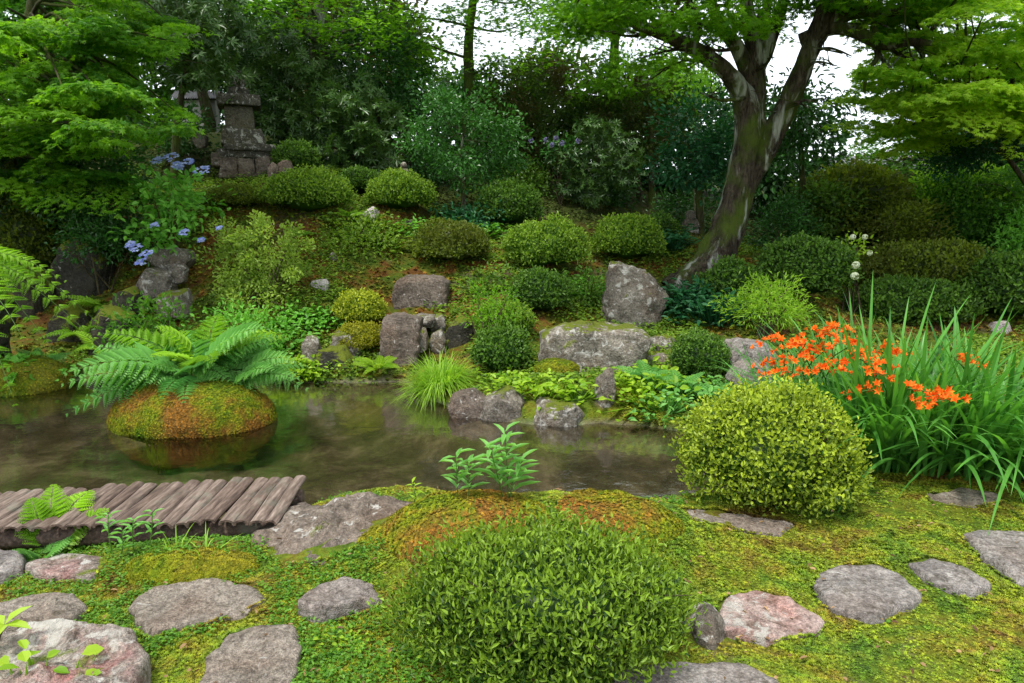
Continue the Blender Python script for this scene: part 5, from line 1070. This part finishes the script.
# garden wall behind the tower
a = P(180, 116, 16.4); b_ = P(216, 116, 16.4); mb = MB(); z0, z1 = P(200, 132, 16.4)[2]-.8, P(200, 100, 16.4)[2]
t_ = empty('garden_wall', (a[0], a[1], z0), 'pale plaster wall glimpsed behind the stone tower', 'wall')
def cub(mb, x0, x1, y0, y1, z0, z1, mat=0):
    V = [(x, y, z) for z in (z0, z1) for y in (y0, y1) for x in (x0, x1)]; mb.add(V, [[0, 2, 3, 1], [4, 5, 7, 6], [0, 1, 5, 4], [2, 6, 7, 3], [0, 4, 6, 2], [1, 3, 7, 5]], mat)
cub(mb, a[0], b_[0], 16.4, 16.6, z0, z1); mb.build('panel', M['plaster'], t_)
mb = MB(); x = np.linspace(a[0]-.1, b_[0]+.1, 60)
V = np.array([(xx, yy, z1+zz+.02*math.cos(i*2.1)) for i, xx in enumerate(x) for yy, zz in ((16.2, .01), (16.5, .22), (16.8, .01))]); i = np.arange(59)*3
mb.add(V, np.concatenate([np.stack([i, i+3, i+4, i+1], -1), np.stack([i+1, i+4, i+5, i+2], -1)]), smooth=False); mb.build('tile_coping', M['tile'], t_)
# a corner of a tiled roof beyond the trees on the right
c = P(842, 156, 24); t_ = empty('house', (c[0], c[1]+2, c[2]-3), 'grey tiled roof end of a house glimpsed right of the big trunk', 'house')
mb = MB(); n = 40; x = np.linspace(c[0]-.2, c[0]+4.4, n)
V = np.array([(xx, yy, c[2]+zz+.03*math.cos(k*2.0)) for k, xx in enumerate(x) for yy, zz in ((23.2, -.5), (25.5, .15), (27.8, -.5))]); i = np.arange(n-1)*3
mb.add(V, np.concatenate([np.stack([i, i+3, i+4, i+1], -1), np.stack([i+1, i+4, i+5, i+2], -1)])); mb.build('roof', M['tile'], t_)
mb = MB(); cub(mb, c[0]+.2, c[0]+4.2, 23.8, 27.2, c[2]-3.4, c[2]-.36); mb.build('wall', M['plaster'], t_)

# ------------------------------------------------------------------ moss and ground cover (uncountable)
def scatter_ground():
    r_ = np.random.default_rng(99)
    # density falls with distance from the path, as fine tufts merge with the ground sheet
    n = 520000; Y = 1.5*(6.8/1.5)**r_.random(n); X = r_.uniform(-1, 1, n)*(Y*.82+.1)
    sd_ = poly_sd(X, Y, POND); keep = sd_ > .05; X, Y = X[keep], Y[keep]
    inside = np.zeros(len(X), bool); rim = np.zeros(len(X))
    for q in STEP_POLY:
        bb = (X > q[:, 0].min()) & (X < q[:, 0].max()) & (Y > q[:, 1].min()) & (Y < q[:, 1].max())
        if bb.any():
            d = poly_sd(X[bb], Y[bb], q); k = np.nonzero(bb)[0]; inside[k[d < -.009*r_.random(len(d))]] = True; rim[k[d < .006]] = .010
    X, Y, rim = X[~inside], Y[~inside], rim[~inside]; q3 = np.stack([X, Y, 0*X], -1)
    dens = .35+.65*sstep(fbm(q3*3.2, 3, 31), -.35, .1); keep = r_.random(len(X)) < dens; X, Y, rim = X[keep], Y[keep], rim[keep]
    Z = H(X, Y)+rim; n = len(X); mb = MB(); nn = np.array([0, 0, 1.])+r_.normal(size=(n, 3))*.25; s = r_.uniform(.008, .017, n)*(.66+.17*Y)*(1+.45*vnoise(np.stack([X, Y, 0*X], -1)*5, 12))
    inst(mb, T_ROSE, np.column_stack([X, Y, Z-.002]), unit(np.cross(nn, r_.normal(size=(n, 3)))), nn, s, tone=r_.random(n))
    tag(mb.build('moss', M['moss']), 'springy yellow green and rusty moss carpeting the foreground and banks', 'moss', kind='stuff')
    # hillside moss and seedlings
    n = 90000; Y = r_.uniform(6.2, 14, n); X = r_.uniform(-1, 1, n)*(Y*.85); q3 = np.stack([X, Y, 0*X], -1)
    keep = (poly_sd(X, Y, POND) > .05) & (r_.random(n) < .3+.7*sstep(fbm(q3*1.6, 3, 55), -.2, .2)); X, Y = X[keep], Y[keep]; n = len(X)
    mb = MB(); nn = np.array([0, 0, 1.])+r_.normal(size=(n, 3))*.4; inst(mb, T_ROSE, np.column_stack([X, Y, H(X, Y)-.004]), unit(np.cross(nn, r_.normal(size=(n, 3)))), nn, r_.uniform(.03, .07, n), tone=r_.random(n))
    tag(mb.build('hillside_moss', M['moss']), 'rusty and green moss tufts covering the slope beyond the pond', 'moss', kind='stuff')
    n = 21000; Y = r_.uniform(6.0, 13, n); X = r_.uniform(-1, 1, n)*(Y*.85); q3 = np.stack([X, Y, 0*X], -1)
    keep = (poly_sd(X, Y, POND) > .02) & (fbm(q3*1.2+9, 3, 77) > .07); X, Y = X[keep], Y[keep]; n = len(X); mb = MB()
    k = 7; XX = np.repeat(X, k)+r_.normal(0, .05, n*k); YY = np.repeat(Y, k)+r_.normal(0, .05, n*k)
    ZZ = H(XX, YY)+r_.random(n*k)*.09; D = np.column_stack([r_.normal(size=(n*k, 2)), r_.uniform(-.2, .5, n*k)]); inst(mb, T_OVAL, np.column_stack([XX, YY, ZZ]), D, np.array([0, -.3, 1.])+r_.normal(size=(n*k, 3))*.4, r_.uniform(.025, .06, n*k), r_.uniform(.014, .03, n*k), r_.random(n*k))
    tag(mb.build('ground_cover', M['azalea']), 'low leafy seedlings scattered over the mossy slope', 'ground cover', kind='stuff')
    # fallen leaves
    n = 420; Y = 1.7*(4.5/1.7)**r_.random(n); X = r_.uniform(-1, 1, n)*Y*.8; k = poly_sd(X, Y, POND) > .05; X, Y = X[k], Y[k]; n = len(X); mb = MB()
    inst(mb, T_OVAL, np.column_stack([X, Y, H(X, Y)+.016+.02*r_.random(n)]), np.column_stack([r_.normal(size=(n, 2)), r_.normal(0, .15, n)]), np.array([0, 0, 1.])+r_.normal(size=(n, 3))*.25, r_.uniform(.012, .032, n), r_.uniform(.006, .014, n), r_.random(n))
    tag(mb.build('leaf_litter', M['litter']), 'brown and tan fallen leaves and needles sprinkled on the moss', 'leaf litter', kind='stuff')
    # small leaves in the foreground
    n = 14000; Y = 1.6*(3.8/1.6)**r_.random(n); X = r_.uniform(-1, 1, n)*Y*.8; q3 = np.stack([X, Y, 0*X], -1); keep = (poly_sd(X, Y, POND) > .05) & (fbm(q3*1.7+3, 3, 15)-.12*X > .04); X, Y = X[keep], Y[keep]; n = len(X)
    inside = np.zeros(n, bool)
    for q in STEP_POLY: inside |= poly_sd(X, Y, q) < 0
    X, Y = X[~inside], Y[~inside]; n = len(X); k = 5; mb = MB(); XX = np.repeat(X, k)+r_.normal(0, .012, n*k); YY = np.repeat(Y, k)+r_.normal(0, .012, n*k); ZZ = H(XX, YY)+r_.uniform(.004, .024, n*k)
    inst(mb, T_OVAL, np.column_stack([XX, YY, ZZ]), np.column_stack([r_.normal(size=(n*k, 2)), r_.uniform(0, .6, n*k)]), np.array([0, 0, 1.])+r_.normal(size=(n*k, 3))*.3, r_.uniform(.008, .018, n*k), r_.uniform(.006, .012, n*k), r_.random(n*k))
    tag(mb.build('small_herbs', M['herb']), 'tiny bright herb leaves sprinkled in the foreground moss', 'ground cover', kind='stuff')
scatter_ground()
